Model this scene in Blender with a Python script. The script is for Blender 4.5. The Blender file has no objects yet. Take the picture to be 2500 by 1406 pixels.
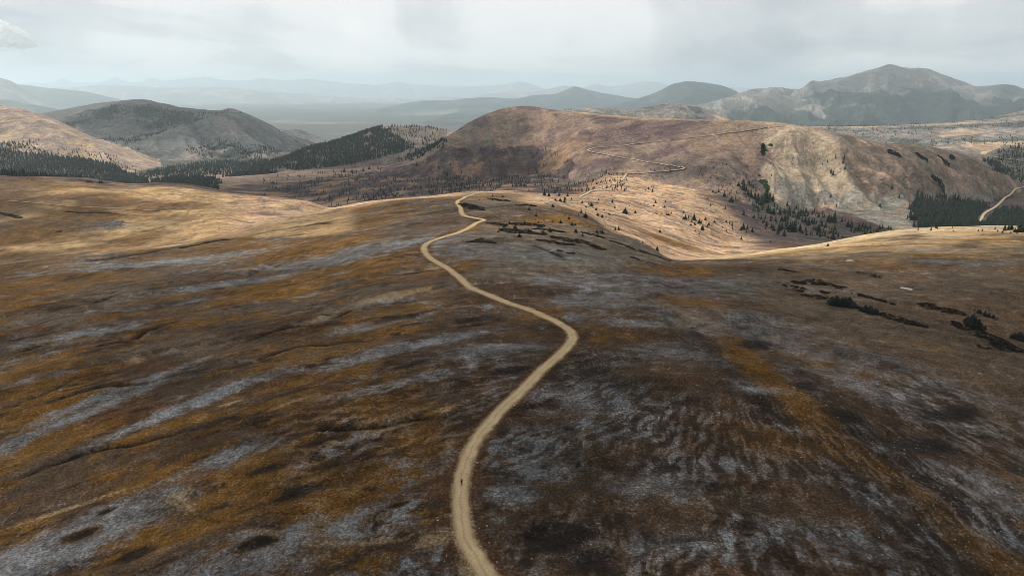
import bpy, math, random
import numpy as np
from concurrent.futures import ThreadPoolExecutor
from mathutils import Vector

# ------------------------------------------------------------------ camera, sky, sun, exposure
F = 1667.0                      # focal length in pixels of the 2500 px wide photograph (24 mm drone lens)
PITCH = math.radians(16.2)
CP, SP = math.cos(PITCH), math.sin(PITCH)
SUN_AZ = math.radians(-66)      # clockwise from the view direction (+Y)
SUN_EL = math.radians(44)
SUN = np.array([math.cos(SUN_EL) * math.sin(SUN_AZ), math.cos(SUN_EL) * math.cos(SUN_AZ), math.sin(SUN_EL)])
EXPOSURE = 0.0
HAZE_DENSITY = 3.9e-5
SKY_OFF = (0.0, 0.0, 0.0, 0.0)

scene = bpy.context.scene
COL = scene.collection

cam_d = bpy.data.cameras.new("camera")
cam = bpy.data.objects.new("camera", cam_d)
COL.objects.link(cam)
cam_d.sensor_width = 36.0
cam_d.lens = 36.0 * F / 2500.0
cam_d.clip_start = 1.0
cam_d.clip_end = 200000.0
cam.location = (0, 0, 0)
cam.rotation_euler = (math.radians(90) - PITCH, 0, 0)
scene.camera = cam
scene.render.engine = 'CYCLES'
scene.render.resolution_x, scene.render.resolution_y = 1024, 575
scene.view_settings.view_transform = 'Standard'
scene.view_settings.look = 'None'
scene.view_settings.exposure = EXPOSURE
scene.view_settings.gamma = 1.0
scene.view_settings.use_curve_mapping = False
scene.cycles.use_denoising = True
scene.cycles.filter_width = 0.8
scene.cycles.max_bounces = 6
scene.cycles.diffuse_bounces = 2
scene.cycles.volume_bounces = 2
scene.cycles.transparent_max_bounces = 12


class NT:
    """small helper to write node trees"""
    def __init__(self, tree):
        self.t = tree
        tree.nodes.clear()

    def n(self, kind, ins=None, **props):
        nd = self.t.nodes.new(kind)
        for k, v in props.items():
            setattr(nd, k, v)
        for k, v in (ins or {}).items():
            if isinstance(v, tuple) and len(v) == 2 and hasattr(v[0], 'outputs'):
                self.t.links.new(v[0].outputs[v[1]], nd.inputs[k])
            elif hasattr(v, 'outputs'):
                self.t.links.new(v.outputs[0], nd.inputs[k])
            else:
                nd.inputs[k].default_value = v
        return nd

    def ramp(self, fac, stops, interp='LINEAR'):
        nd = self.n('ShaderNodeValToRGB', {0: fac})
        cr = nd.color_ramp
        cr.interpolation = interp
        while len(cr.elements) < len(stops):
            cr.elements.new(0.5)
        for e, (p, c) in zip(cr.elements, stops):
            e.position = p
            e.color = (c[0], c[1], c[2], 1) if not isinstance(c, (int, float)) else (c, c, c, 1)
        return nd


def build_world():
    w = bpy.data.worlds.new("World")
    scene.world = w
    w.use_nodes = True
    g = NT(w.node_tree)
    out = g.n('ShaderNodeOutputWorld')
    sky = g.n('ShaderNodeTexSky')
    sky.sky_type = 'NISHITA'
    sky.sun_disc = False
    sky.sun_elevation = SUN_EL
    sky.sun_rotation = SUN_AZ
    sky.altitude = 3600
    sky.air_density = 1.0
    sky.dust_density = 2.0
    blue = g.n('ShaderNodeMixRGB', {0: 1.0, 1: sky, 2: (0.1, 0.1, 0.1, 1)}, blend_type='MULTIPLY')
    # broken high cloud: a layer whose texture is projected on a plane overhead, so it flattens to the horizon
    tc = g.n('ShaderNodeTexCoord')
    sep = g.n('ShaderNodeSeparateXYZ', {0: (tc, 'Generated')})
    zc = g.n('ShaderNodeMath', {0: (sep, 2), 1: 0.0}, operation='MAXIMUM')
    zd = g.n('ShaderNodeMath', {0: zc, 1: 0.16}, operation='ADD')
    dx = g.n('ShaderNodeMath', {0: (sep, 0), 1: zd}, operation='DIVIDE')
    dy = g.n('ShaderNodeMath', {0: (sep, 1), 1: zd}, operation='DIVIDE')
    pv = g.n('ShaderNodeCombineXYZ', {0: dx, 1: dy, 2: (sep, 2)})
    off = g.n('ShaderNodeVectorMath', {0: pv, 1: (SKY_OFF[0], SKY_OFF[1], 0.0)}, operation='ADD')
    n1 = g.n('ShaderNodeTexNoise', {'Vector': off, 'Scale': 0.42, 'Detail': 8.0, 'Roughness': 0.5, 'Distortion': 0.5})
    # rain shafts: veils that hang nearly straight down, stretched in height
    rv = g.n('ShaderNodeVectorMath', {0: (tc, 'Generated'), 1: (2.4, 2.4, 0.8)}, operation='MULTIPLY')
    ro = g.n('ShaderNodeVectorMath', {0: rv, 1: (SKY_OFF[2], SKY_OFF[3], 0.0)}, operation='ADD')
    n2 = g.n('ShaderNodeTexNoise', {'Vector': ro, 'Scale': 1.2, 'Detail': 5.0, 'Roughness': 0.5, 'Distortion': 0.4})
    sm = g.n('ShaderNodeMath', {0: (n1, 0), 1: 0.55}, operation='MULTIPLY')
    s2 = g.n('ShaderNodeMath', {0: (n2, 0), 1: 0.45, 2: sm}, operation='MULTIPLY_ADD')
    cl = g.ramp(s2, [(0.40, (0.55, 0.585, 0.615)), (0.465, (0.76, 0.77, 0.775)), (0.525, (0.98, 0.975, 0.96)), (0.60, (1.08, 1.05, 1.02))], 'EASE')
    mix = g.n('ShaderNodeMixRGB', {0: 0.93, 1: blue, 2: cl})
    bg = g.n('ShaderNodeBackground', {0: mix, 1: 1.0})
    g.t.links.new(bg.outputs[0], out.inputs[0])


build_world()

sun_d = bpy.data.lights.new("sun", 'SUN')
sun_d.energy = 4.2
sun_d.angle = math.radians(0.6)
sun_d.color = (1.0, 0.93, 0.82)
sun_o = bpy.data.objects.new("sun", sun_d)
COL.objects.link(sun_o)
sun_o.rotation_euler = Vector(tuple(-SUN)).to_track_quat('-Z', 'Y').to_euler()

# ------------------------------------------------------------------ noise and helpers
rng = np.random.default_rng(7)
random.seed(7)


_prm = np.random.default_rng(99).permutation(4096).astype(np.int32)
_gx = np.cos(np.arange(4096) * (2 * math.pi / 4096)).astype(np.float32)
_gy = np.sin(np.arange(4096) * (2 * math.pi / 4096)).astype(np.float32)
POOL = ThreadPoolExecutor(4)


def noise2(x, y, seed=0):
    x0 = np.floor(x); y0 = np.floor(y)
    fx = (x - x0).astype(np.float32); fy = (y - y0).astype(np.float32)
    ix = x0.astype(np.int32) + np.int32(seed * 37); iy = y0.astype(np.int32) + np.int32(seed * 11)
    px0 = _prm[ix & 4095]; px1 = _prm[(ix + 1) & 4095]
    iy1 = iy + 1

    def g(p, b, dx, dy):
        k = _prm[(p + b) & 4095]
        return _gx[k] * dx + _gy[k] * dy
    u = fx * fx * fx * (fx * (fx * 6 - 15) + 10)
    v = fy * fy * fy * (fy * (fy * 6 - 15) + 10)
    fx1 = fx - 1; fy1 = fy - 1
    a = g(px0, iy, fx, fy); b = g(px1, iy, fx1, fy); c = g(px0, iy1, fx, fy1); d = g(px1, iy1, fx1, fy1)
    a += u * (b - a)
    c += u * (d - c)
    return a + (c - a) * v


def _split(fn, x, y):
    x = np.asarray(x); y = np.asarray(y)
    if x.size < 60000:
        return fn(x, y)
    n = 16
    return np.concatenate(list(POOL.map(fn, np.array_split(x, n), np.array_split(y, n))))


def fbm(x, y, octv=4, seed=0, gain=0.5, lac=2.03):
    def one(x, y):
        s = 0; a = 1.0; t = 0
        for i in range(octv):
            s = s + a * noise2(x, y, seed + i * 17)
            t += a
            a *= gain
            x = x * lac + 13.7; y = y * lac - 7.3
        return s * np.float32(1.6 / t)
    return _split(one, x, y)


def ridged(x, y, octv=4, seed=0):
    def one(x, y):
        s = 0; a = 1.0; t = 0
        for i in range(octv):
            s = s + a * (1 - np.abs(noise2(x, y, seed + i * 31)) * 2.0)
            t += a
            a *= 0.5
            x = x * 2.07 + 3.1; y = y * 2.07 + 9.2
        return s * np.float32(1 / t)
    return _split(one, x, y)


def sm(x, a, b):
    t = np.clip((x - a) / (b - a), 0, 1)
    return t * t * (3 - 2 * t)


def pchip(xk, yk, x):
    xk = np.asarray(xk, float); yk = np.asarray(yk, float)
    h = np.diff(xk); d = np.diff(yk) / h
    m = np.zeros_like(yk)
    m[0] = d[0]; m[-1] = d[-1]
    for i in range(1, len(xk) - 1):
        if d[i - 1] * d[i] > 0:
            w1 = 2 * h[i] + h[i - 1]; w2 = h[i] + 2 * h[i - 1]
            m[i] = (w1 + w2) / (w1 / d[i - 1] + w2 / d[i])
    x = np.clip(x, xk[0], xk[-1])
    i = np.clip(np.searchsorted(xk, x) - 1, 0, len(h) - 1)
    t = (x - xk[i]) / h[i]
    t2 = t * t; t3 = t2 * t
    return ((2 * t3 - 3 * t2 + 1) * yk[i] + (t3 - 2 * t2 + t) * h[i] * m[i]
            + (-2 * t3 + 3 * t2) * yk[i + 1] + (t3 - t2) * h[i] * m[i + 1])


def ray(px, py):
    """azimuth and rise per metre of the sight line through a photograph pixel"""
    u = (np.asarray(px, float) - 1250) / F
    v = (703 - np.asarray(py, float)) / F
    dy = CP + v * SP
    dz = -SP + v * CP
    return np.arctan2(u, dy), dz / np.hypot(u, dy), u / dy


def sight(pts):
    """surveyed points (pixel x, pixel y, forward distance) -> azimuth, radius, height"""
    p = np.array([q[:3] for q in pts], float)
    az, k, ux = ray(p[:, 0], p[:, 1])
    r = p[:, 2] * np.sqrt(1 + ux * ux)
    return az, r, k * r


# ------------------------------------------------------------------ terrain grid (polar, finer near and in front)
AZM = math.radians(43)
az_f = np.linspace(-AZM, AZM, 910)
az_b = np.radians(np.arange(45, 316, 3.0))
AZ = np.concatenate([az_f, az_b])          # ascending, wraps at 2*pi - 43 deg
NA = len(AZ)
rr = [0.5, 12, 25, 38, 50]
while rr[-1] < 66000:
    r_ = rr[-1]
    k = 0.0055 if r_ < 900 else (0.0062 if r_ < 2800 else (0.0075 if r_ < 6500 else (0.0098 if r_ < 15000 else 0.018)))
    if r_ < 90:
        k = 0.03
    rr.append(r_ * (1 + k))
R = np.array(rr)
NR = len(R)

# feature lines of the near country, near to far (pixel x, pixel y, forward distance)
LA = [(-500, 745, 350), (0, 657, 420), (180, 630, 450), (360, 612, 480), (450, 600, 500), (532, 586, 515), (600, 588, 505), (773, 585, 480),
      (900, 570, 470), (1052, 552, 475), (1180, 538, 482), (1300, 541, 490), (1420, 549, 500), (1500, 577, 480), (1574, 604, 455), (1641, 641, 420),
      (1700, 643, 410), (1850, 650, 390), (2000, 655, 380), (2150, 660, 370), (2300, 657, 365), (2500, 662, 350), (3000, 740, 300)]
LB = [(-500, 722, 420), (0, 650, 470), (180, 624, 490), (250, 616, 500), (450, 594, 530), (532, 580, 545), (600, 556, 590), (650, 537, 625),
      (773, 517, 665), (900, 492, 700), (1052, 474, 735), (1145, 467, 750), (1250, 466, 755), (1330, 475, 720), (1420, 520, 600), (1500, 573, 525),
      (1574, 601, 480), (1641, 639, 440), (1700, 640, 450), (1800, 628, 470), (1900, 613, 490), (2000, 600, 500), (2130, 575, 515), (2250, 561, 520),
      (2400, 557, 510), (2500, 566, 480), (3000, 640, 400)]
LB2 = [(-500, 715, 520), (0, 640, 540), (250, 608, 570), (450, 585, 600), (532, 572, 610), (600, 566, 650), (650, 555, 680), (773, 535, 730),
       (900, 512, 790), (1052, 492, 850), (1145, 483, 880), (1250, 482, 880), (1330, 490, 800), (1420, 507, 700), (1500, 542, 650), (1574, 580, 615),
       (1641, 614, 590), (1700, 628, 585), (1800, 624, 610), (1900, 614, 680), (1950, 612, 740), (2050, 600, 780), (2200, 580, 800), (2400, 575, 800),
       (2500, 580, 800), (3000, 640, 760)]
LC = [(-500, 430, 850), (0, 440, 850), (200, 447, 850), (330, 462, 840), (430, 458, 860), (500, 468, 850), (600, 487, 830), (700, 500, 800),
      (773, 518, 780), (900, 505, 900), (1052, 490, 1000), (1145, 478, 1000), (1250, 470, 1000), (1330, 477, 950), (1420, 480, 930), (1500, 490, 900),
      (1600, 515, 860), (1700, 545, 830), (1800, 570, 850), (1950, 565, 930), (2050, 560, 980), (2200, 550, 1020), (2400, 545, 1050), (2500, 540, 1100),
      (3000, 540, 1100)]
LD = [(-500, 465, 1400), (0, 465, 1400), (300, 472, 1380), (500, 480, 1320), (600, 492, 1270), (773, 500, 1200), (900, 485, 1200), (1052, 468, 1250),
      (1145, 462, 1250), (1250, 455, 1200), (1330, 455, 1150), (1420, 470, 1030), (1500, 450, 1080), (1600, 480, 1000), (1700, 500, 980), (1800, 520, 1000),
      (1950, 545, 1020), (2050, 530, 1080), (2200, 520, 1130), (2400, 510, 1250), (2500, 500, 1300), (3000, 480, 1300)]
deg = math.radians


def line_z(rows):
    """rows of (azimuth degrees, radius, height)"""
    a = np.array(rows, float)
    return np.radians(a[:, 0]), a[:, 1], a[:, 2]


LINES = [
    line_z([(-46, 0.5, -86), (46, 0.5, -86)]),
    line_z([(-46, 60, -91), (-20, 60, -88), (0, 60, -86), (20, 60, -86), (46, 60, -89)]),
    line_z([(-46, 150, -104), (-30, 150, -97), (-15, 150, -92), (0, 150, -89), (15, 150, -89), (30, 150, -92), (46, 150, -99)]),
    line_z([(-46, 260, -113), (-30, 260, -104), (-15, 260, -96), (0, 260, -91), (15, 260, -91.5), (26, 260, -95), (36, 260, -101), (46, 260, -110)]),
    sight(LA), sight(LB), sight(LB2), sight(LC), sight(LD),
    line_z([(-46, 2050, -232), (-20, 2050, -232), (-15, 2000, -222), (-8, 2000, -212), (0, 2000, -212), (30, 2000, -225), (46, 2000, -225)]),
    line_z([(-46, 3400, -300), (0, 3300, -300), (46, 3300, -290)]),
    line_z([(-46, 6000, -470), (0, 6000, -470), (46, 6000, -380)]),
    line_z([(-46, 9000, -575), (0, 9000, -575), (46, 9000, -520)]),
    line_z([(-46, 68000, -600), (46, 68000, -600)]),
]


def over_az(az_k, val):
    a = np.where(AZ > math.pi, AZ - 2 * math.pi, AZ)
    a = np.clip(a, az_k[0], az_k[-1])
    o = np.argsort(az_k)
    return pchip(az_k[o], val[o], a)


RL = np.array([over_az(l[0], l[1]) for l in LINES])
ZL = np.array([over_az(l[0], l[2]) for l in LINES])
# ease the back of the ring from the right edge to the left edge
back = AZ > AZM
tb = sm(AZ, deg(50), deg(310))
iR, iL = len(az_f) - 1, 0
for M_ in (RL, ZL):
    M_[:, back] = M_[:, [iR]] * (1 - tb[back]) + M_[:, [iL]] * tb[back]
H = np.zeros((NA, NR))
for i in range(NA):
    H[i] = pchip(RL[:, i], ZL[:, i], R)
AZg = np.where(AZ > math.pi, AZ - 2 * math.pi, AZ)
RG = np.broadcast_to(R[None, :], (NA, NR))
AG = np.broadcast_to(AZg[:, None], (NA, NR))
XG = (np.sin(AG) * RG)
YG = (np.cos(AG) * RG)

# ------------------------------------------------------------------ hills and mountains raised out of that country
# name, label, crest (pixel x, pixel y, forward distance, run-out in front), run-out behind, foot height, roughness, roundness, kind of ground
HILLS = [
    ("hill", "broad brown rounded hill with a pale switchback road and a steep scree flank",
     [(1020, 395, 1750, 230), (1060, 362, 1760, 250), (1090, 338, 1800, 290), (1115, 320, 1850, 330), (1150, 297, 1900, 390), (1200, 274, 1950, 450), (1250, 261, 2000, 500), (1285, 259, 2000, 540),
      (1340, 267, 1950, 600), (1430, 276, 1850, 680), (1600, 289, 1700, 640), (1750, 294, 1560, 520), (1880, 299, 1460, 380), (1950, 307, 1410, 300),
      (2050, 326, 1380, 260), (2150, 350, 1390, 260), (2250, 358, 1430, 270), (2330, 376, 1480, 250), (2400, 402, 1500, 220), (2450, 432, 1510, 180),
      (2480, 462, 1510, 150), (2530, 520, 1500, 120)], 700, -207, 13.0, 0.16, 1),
    ("hill", "low wooded knoll behind the brown moor, its left side dark with conifers",
     [(540, 440, 2000, 300), (600, 424, 2100, 300), (640, 409, 2150, 330), (700, 388, 2250, 380), (760, 364, 2400, 420), (830, 346, 2500, 470), (900, 321, 2550, 520),
      (950, 309, 2550, 560), (1020, 309, 2500, 560), (1090, 318, 2480, 540), (1150, 340, 2450, 500), (1220, 380, 2400, 400)], 600, -216, 6.0, 0.15, 2),
    ("hill", "long tan hillside sloping down to the right above the left forest",
     [(-500, 215, 2900, 900), (-150, 238, 2750, 850), (0, 257, 2700, 800), (60, 268, 2690, 780), (110, 283, 2670, 760), (170, 308, 2640, 720), (250, 347, 2600, 650),
      (330, 383, 2550, 560), (400, 412, 2480, 450), (450, 438, 2420, 350), (530, 480, 2350, 250)], 700, -236, 10.0, 0.10, 3),
    ("mountain", "grey round-topped mountain with dark wooded patches left of the valley",
     [(0, 310, 4200, 1500), (60, 288, 4250, 1650), (105, 277, 4300, 1800), (200, 259, 4400, 1950), (280, 247, 4500, 2025), (345, 243, 4500, 2100), (400, 253, 4500, 2100),
      (450, 263, 4480, 2025), (530, 270, 4450, 1950), (560, 265, 4430, 1950), (600, 277, 4420, 1875), (660, 306, 4420, 1725), (700, 330, 4450, 1500),
      (770, 362, 4500, 1200), (840, 400, 4500, 750)], 1200, -345, 75.0, 0.07, 4),
    ("hill", "dark wooded knoll crossed by a pale track at the right edge",
     [(2350, 430, 1950, 200), (2390, 392, 1980, 260), (2425, 368, 2000, 300), (2460, 360, 2000, 320), (2500, 362, 2000, 320), (2700, 372, 2000, 320), (3000, 380, 2000, 300)],
     400, -228, 6.0, 0.15, 5),
    ("hill", "wide rocky slope dotted with trees and pale meadows behind the brown hill",
     [(1830, 318, 4000, 1500), (1950, 309, 4000, 1600), (2100, 310, 4000, 1700), (2250, 304, 4000, 1800), (2350, 297, 4050, 1900), (2430, 286, 4150, 1900), (2500, 270, 4300, 1900),
      (2700, 240, 4500, 1900), (3000, 215, 4800, 1900)], 1500, -300, 24.0, 0.10, 6),
    ("hill", "small pale rocky hill with scattered trees peeking over the brown hill",
     [(1290, 292, 4300, 700), (1340, 275, 4400, 800), (1400, 267, 4500, 900), (1470, 264, 4600, 900), (1540, 270, 4800, 900), (1600, 257, 5000, 1000), (1640, 252, 5000, 1000),
      (1690, 257, 5000, 1000), (1740, 273, 5000, 900), (1800, 300, 4900, 700)], 900, -420, 22.0, 0.12, 6),
    ("mountain", "big grey-blue pointed mountain rising at the right",
     [(1600, 300, 8200, 1800), (1700, 262, 8300, 2400), (1760, 245, 8400, 2600), (1800, 229, 8500, 2800), (1850, 216, 8500, 2800), (1900, 216, 8500, 2900), (1950, 218, 8500, 3000), (1985, 198, 8500, 3000),
      (2005, 199, 8500, 3000), (2050, 191, 8500, 3200), (2110, 176, 8500, 3300), (2145, 165, 8500, 3300), (2170, 157, 8500, 3300), (2200, 164, 8500, 3300), (2260, 169, 8500, 3300),
      (2310, 185, 8500, 3300), (2350, 200, 8500, 3200), (2400, 212, 8500, 3000), (2450, 206, 8500, 3000), (2500, 216, 8500, 3000), (2600, 235, 8500, 3000), (3000, 260, 8500, 3000)],
     3000, -420, 170.0, 0.05, 7),
    ("mountain", "low pale spur running left from the big right mountain",
     [(1560, 300, 6000, 900), (1640, 278, 6200, 1100), (1700, 257, 6400, 1300), (1760, 245, 6600, 1400), (1820, 236, 6800, 1500), (1900, 233, 6900, 1500), (1980, 250, 6900, 1400), (2060, 275, 6800, 1000),
      (2150, 310, 6700, 800)], 1500, -420, 90.0, 0.07, 7),
    ("mountain", "hazy blue flat-topped mountain left of the big right mountain",
     [(1480, 262, 11000, 2500), (1560, 240, 11000, 3000), (1610, 222, 11000, 3200), (1650, 203, 11000, 3300), (1680, 199, 11000, 3300), (1720, 202, 11000, 3300), (1760, 209, 11000, 3300),
      (1790, 219, 11000, 3200), (1810, 230, 11000, 3000), (1850, 246, 11000, 2500), (1900, 270, 11000, 2000)], 3000, -600, 110.0, 0.06, 8),
    ("mountain", "hazy blue ridge with a small cone behind the brown hill",
     [(560, 330, 15250, 1830), (640, 305, 15250, 3050), (700, 294, 15250, 3416), (760, 291, 15250, 3538), (820, 286, 15250, 3660), (900, 274, 15250, 3782), (960, 261, 15250, 3904), (1040, 246, 15250, 4148), (1090, 246, 15250, 4148),
      (1140, 240, 15250, 4148), (1200, 238, 15250, 4148), (1250, 241, 15250, 4148), (1310, 232, 15250, 4270), (1350, 230, 15250, 4270), (1385, 218, 15250, 4270), (1402, 211, 15250, 4270),
      (1430, 219, 15250, 4270), (1470, 227, 15250, 4270), (1530, 237, 15250, 4148), (1600, 246, 15250, 3904), (1750, 262, 15250, 3660), (1900, 280, 15250, 3050)], 3500, -620, 120.0, 0.06, 8),
    ("mountain", "pale mountain flank descending from the left edge",
     [(-500, 120, 11500, 4000), (-100, 172, 11000, 3500), (0, 189, 11000, 3200), (25, 197, 11000, 3000), (50, 212, 11000, 2700), (90, 236, 11000, 2200), (140, 265, 11000, 1500)],
     2500, -600, 40.0, 0.06, 9),
    ("mountain_ridge", "blue wooded ridge under the far peaks at the left",
     [(-500, 245, 8500, 1500), (0, 243, 8500, 1500), (60, 252, 8500, 1400), (140, 266, 8500, 1200), (260, 285, 8500, 900)], 1500, -560, 25.0, 0.1, 10),
    ("mountain_ridge", "low hazy ridge in front of the blue ridge, above the pale valley meadow",
     [(560, 352, 11025, 3622), (630, 333, 11375, 4830), (700, 312, 11725, 6037), (780, 303, 11900, 6842), (860, 299, 12075, 7244), (950, 288, 12250, 7647), (1050, 279, 12250, 8049), (1150, 274, 12250, 8049),
      (1300, 280, 12250, 7244), (1420, 292, 12250, 6037)], 3000, -540, 75.0, 0.06, 10),
    ("mountain_ridge", "hazy wooded ridge sloping right behind the grey left mountain",
     [(-400, 200, 15000, 3500), (50, 207, 15000, 3500), (120, 215, 15000, 3400), (200, 223, 15000, 3200), (280, 240, 15000, 2800), (340, 254, 15000, 2400), (460, 272, 15000, 1800)],
     2500, -600, 40.0, 0.07, 10),
    ("mountain_range", "pale range of low hazy hills across the far valley",
     [(-300, 215, 24000, 5000), (150, 214, 24000, 5000), (260, 207, 24000, 5500), (400, 214, 24000, 5500), (540, 213, 24000, 5500), (640, 222, 24000, 5000), (760, 231, 24000, 4500),
      (860, 240, 24000, 4000), (1000, 244, 24000, 3500), (1150, 236, 24000, 3500), (1230, 226, 24000, 4000), (1300, 224, 24000, 4200), (1345, 216, 24000, 4300), (1380, 210, 24000, 4300), (1410, 212, 24000, 4300), (1460, 226, 24000, 4000), (1550, 240, 24000, 3500), (1700, 250, 24000, 3000)],
     4500, -600, 150.0, 0.06, 9),
    ("mountain_range", "faintest far mountain range along the horizon with jagged small peaks",
     [(-400, 200, 36000, 6000), (0, 201, 36000, 6000), (50, 203, 36000, 6000), (100, 203, 36000, 6000), (130, 200, 36000, 6000), (153, 191, 36000, 6000), (178, 199, 36000, 6000),
      (230, 202, 36000, 6000), (260, 197, 36000, 6000), (280, 190, 36000, 6000), (305, 197, 36000, 6000), (340, 201, 36000, 6000), (370, 191, 36000, 6000), (400, 196, 36000, 6000),
      (440, 193, 36000, 6000), (500, 187, 36000, 6000), (540, 195, 36000, 6000), (600, 197, 36000, 6000), (640, 191, 36000, 6000), (700, 196, 36000, 6000), (760, 192, 36000, 6000),
      (800, 198, 36000, 6000), (860, 204, 36000, 6000), (920, 207, 36000, 6000), (970, 200, 36000, 6000), (1000, 205, 36000, 6000), (1060, 209, 36000, 6000), (1130, 212, 36000, 6000),
      (1200, 208, 36000, 6000), (1250, 203, 36000, 6000), (1272, 199, 36000, 6000), (1300, 206, 36000, 6000), (1340, 219, 36000, 6000), (1400, 226, 36000, 6000), (1430, 212, 36000, 6000), (1450, 205, 36000, 6000),
      (1490, 211, 36000, 6000), (1540, 204, 36000, 6000), (1580, 198, 36000, 6000), (1615, 202, 36000, 6000), (1650, 216, 36000, 6000), (1750, 220, 36000, 6000), (1800, 212, 36000, 6000),
      (1860, 222, 36000, 6000), (2000, 225, 36000, 6000), (2500, 225, 36000, 6000), (3000, 225, 36000, 6000)], 6000, -600, 260.0, 0.05, 9),
]

FAR = 1.5      # the blue ranges stand this much further off than first surveyed
HILLS = [h if h[2][0][2] < 5500 else (h[0], h[1], [(c[0], c[1], c[2] * FAR, c[3] * FAR) for c in h[2]], h[3] * FAR, h[4] - 60, h[5] * 1.35, h[6], h[7]) for h in HILLS]
ID = np.zeros((NA, NR), np.int16)
GK = np.zeros((NA, NR), np.int16)
HT = np.full((len(HILLS) + 1, NA, 2), 0.0)
SPUR = np.zeros((NA, NR), np.float32)
TILT = np.zeros((NA, NR), np.float32)
TILTS = {2: 1.0, 3: 2.0, 4: 4.5, 5: 1.0, 6: 2.0, 7: 0.5, 8: -0.6, 9: 1.5, 10: 0.5, 11: 0.5, 12: 1.5}
REL = np.zeros((NA, NR), np.float32)       # 0 at a crest, 1 at the foot
for hi, (nm, lab, crest, wb, zf, rough, rnd, gk) in enumerate(HILLS, 1):
    caz, cr, cz = sight(crest)
    cw = np.array([c[3] for c in crest], float)
    o = np.argsort(caz)
    caz, cr, cz, cw = caz[o], cr[o], cz[o], cw[o]
    a = np.clip(AZg, caz[0], caz[-1])
    rc = pchip(caz, cr, a); zc = pchip(caz, cz, a); wf = pchip(caz, cw, a)
    # past the ends of the crest the hill falls away
    past = np.maximum(caz[0] - AZg, AZg - caz[-1]).clip(0)
    zc = zc - past * rc * 0.35
    j0 = int(np.searchsorted(R, cr.min() - 1.7 * cw.max())); j1 = int(np.searchsorted(R, cr.max() + 1.7 * wb)) + 1
    ci = np.nonzero(zc > zf - 60)[0]
    if cr.max() > 30000:
        j1 = NR
    sl = np.ix_(ci, np.arange(j0, min(j1, NR)))
    Xs, Ys, Hs = XG[sl], YG[sl], H[sl]
    zc = zc[ci][:, None]
    d = R[None, j0:j1] - rc[ci][:, None]
    scale = np.median(cw)
    wx = fbm(Xs / (scale * 0.8), Ys / (scale * 0.8), 3, 100 + hi) * 0.22
    t = np.where(d < 0, -d / wf[ci][:, None], d / wb)
    t = np.abs(t + np.where(d < 0, wx, 0) * np.clip(t, 0, 1) * 1.2)
    f = (np.sqrt(t * t + rnd * rnd) - rnd) / (math.sqrt(1 + rnd * rnd) - rnd)
    z = zc - np.maximum(zc - zf, 40.0) * f
    # gullies and spurs that fade out towards the crest
    calm = (1 - 0.75 * sm(AZg[ci], deg(4), deg(7)) * (1 - sm(AZg[ci], deg(15), deg(19))))[:, None] if hi == 1 else 1.0
    amp = rough * sm(t, 0.0, 0.45) * calm
    fr = scale * 0.55
    z = z + amp * (ridged(Xs / fr, Ys / fr, 4, 200 + hi) - 0.55) * 1.4
    tl = (1.5 + 5.0 * sm(AZg[ci], deg(14), deg(18)))[:, None] if hi == 1 else TILTS.get(hi, 0.0)
    tl = np.radians(tl) * np.ones_like(z)
    qa = (AZg[ci][:, None] - tl * t) * np.median(cr) / (scale * 0.26) + 0.5 * wx
    A = ridged(qa, t * 1.3 + 0.3 * wx, 4, 250 + hi)
    rs = (0.75 + 1.3 * sm(AZg[ci], deg(17), deg(23)))[:, None] * calm if hi == 1 else 1.0
    z = z + rough * rs * 1.3 * (A - 0.55) * sm(t, 0.02, 0.4) * (1 - sm(t, 1.1, 1.5)) * np.where(d < 0, 1, 0.3)
    z = z + rough * (0.13 if gk in (7, 9) else 0.08) * fbm(Xs / (fr * 0.13), Ys / (fr * 0.13), 5, 300 + hi)
    kk = max(4.0, scale * 0.022)
    dd = z - Hs
    h = np.clip(0.5 + 0.5 * dd / kk, 0, 1)
    win = dd > 0
    REL[sl] = np.where(win, t, REL[sl])
    SPUR[sl] = np.where(win, A, SPUR[sl]); TILT[sl] = np.where(win, tl, TILT[sl])
    H[sl] = Hs * (1 - h) + z * h + kk * h * (1 - h)
    ID[sl] = np.where(win, hi, ID[sl])
    GK[sl] = np.where(win, gk, GK[sl])

# undulation of the open tundra
und = 0.010 * RG.clip(0, 900)
H = H + np.where(RG < 2500, und, 0) * fbm(XG / 160, YG / 160, 3, 5) * sm(RG, 40, 160) * (1 - sm(RG, 1200, 2400)) * np.where(ID > 0, 0.4, 0.45)
H = H + 0.35 * fbm(XG / 17, YG / 17, 3, 9) * (1 - sm(RG, 500, 900))
# old frost lobes: low steps that follow the contour of the ridge
DX, DYc = XG - 20, YG + 80
PR = np.hypot(DX, DYc)
PA = np.arctan2(DX, DYc)
lobe = fbm(PA * 5.0, PR / 21, 3, 21) + 0.35 * fbm(XG / 30, YG / 30, 2, 22)
near_w = (1 - sm(RG, 420, 560)) * sm(RG, 30, 70)
H = H + near_w * (0.9 * sm(lobe, -0.12, 0.10) + 0.5 * sm(lobe, 0.25, 0.4))

LOGR = np.log(R)


def ci_of(az):
    return np.clip(np.interp(az, az_f, np.arange(len(az_f))), 0, len(az_f) - 1.001)


def height(x, y):
    az = np.arctan2(x, y); r = np.hypot(x, y)
    c = ci_of(az); i = c.astype(int); fc = c - i
    q = np.clip(np.interp(np.log(np.maximum(r, 0.5)), LOGR, np.arange(NR)), 0, NR - 1.001)
    j = q.astype(int); fq = q - j
    return ((H[i, j] * (1 - fc) + H[i + 1, j] * fc) * (1 - fq) + (H[i, j + 1] * (1 - fc) + H[i + 1, j + 1] * fc) * fq)


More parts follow.
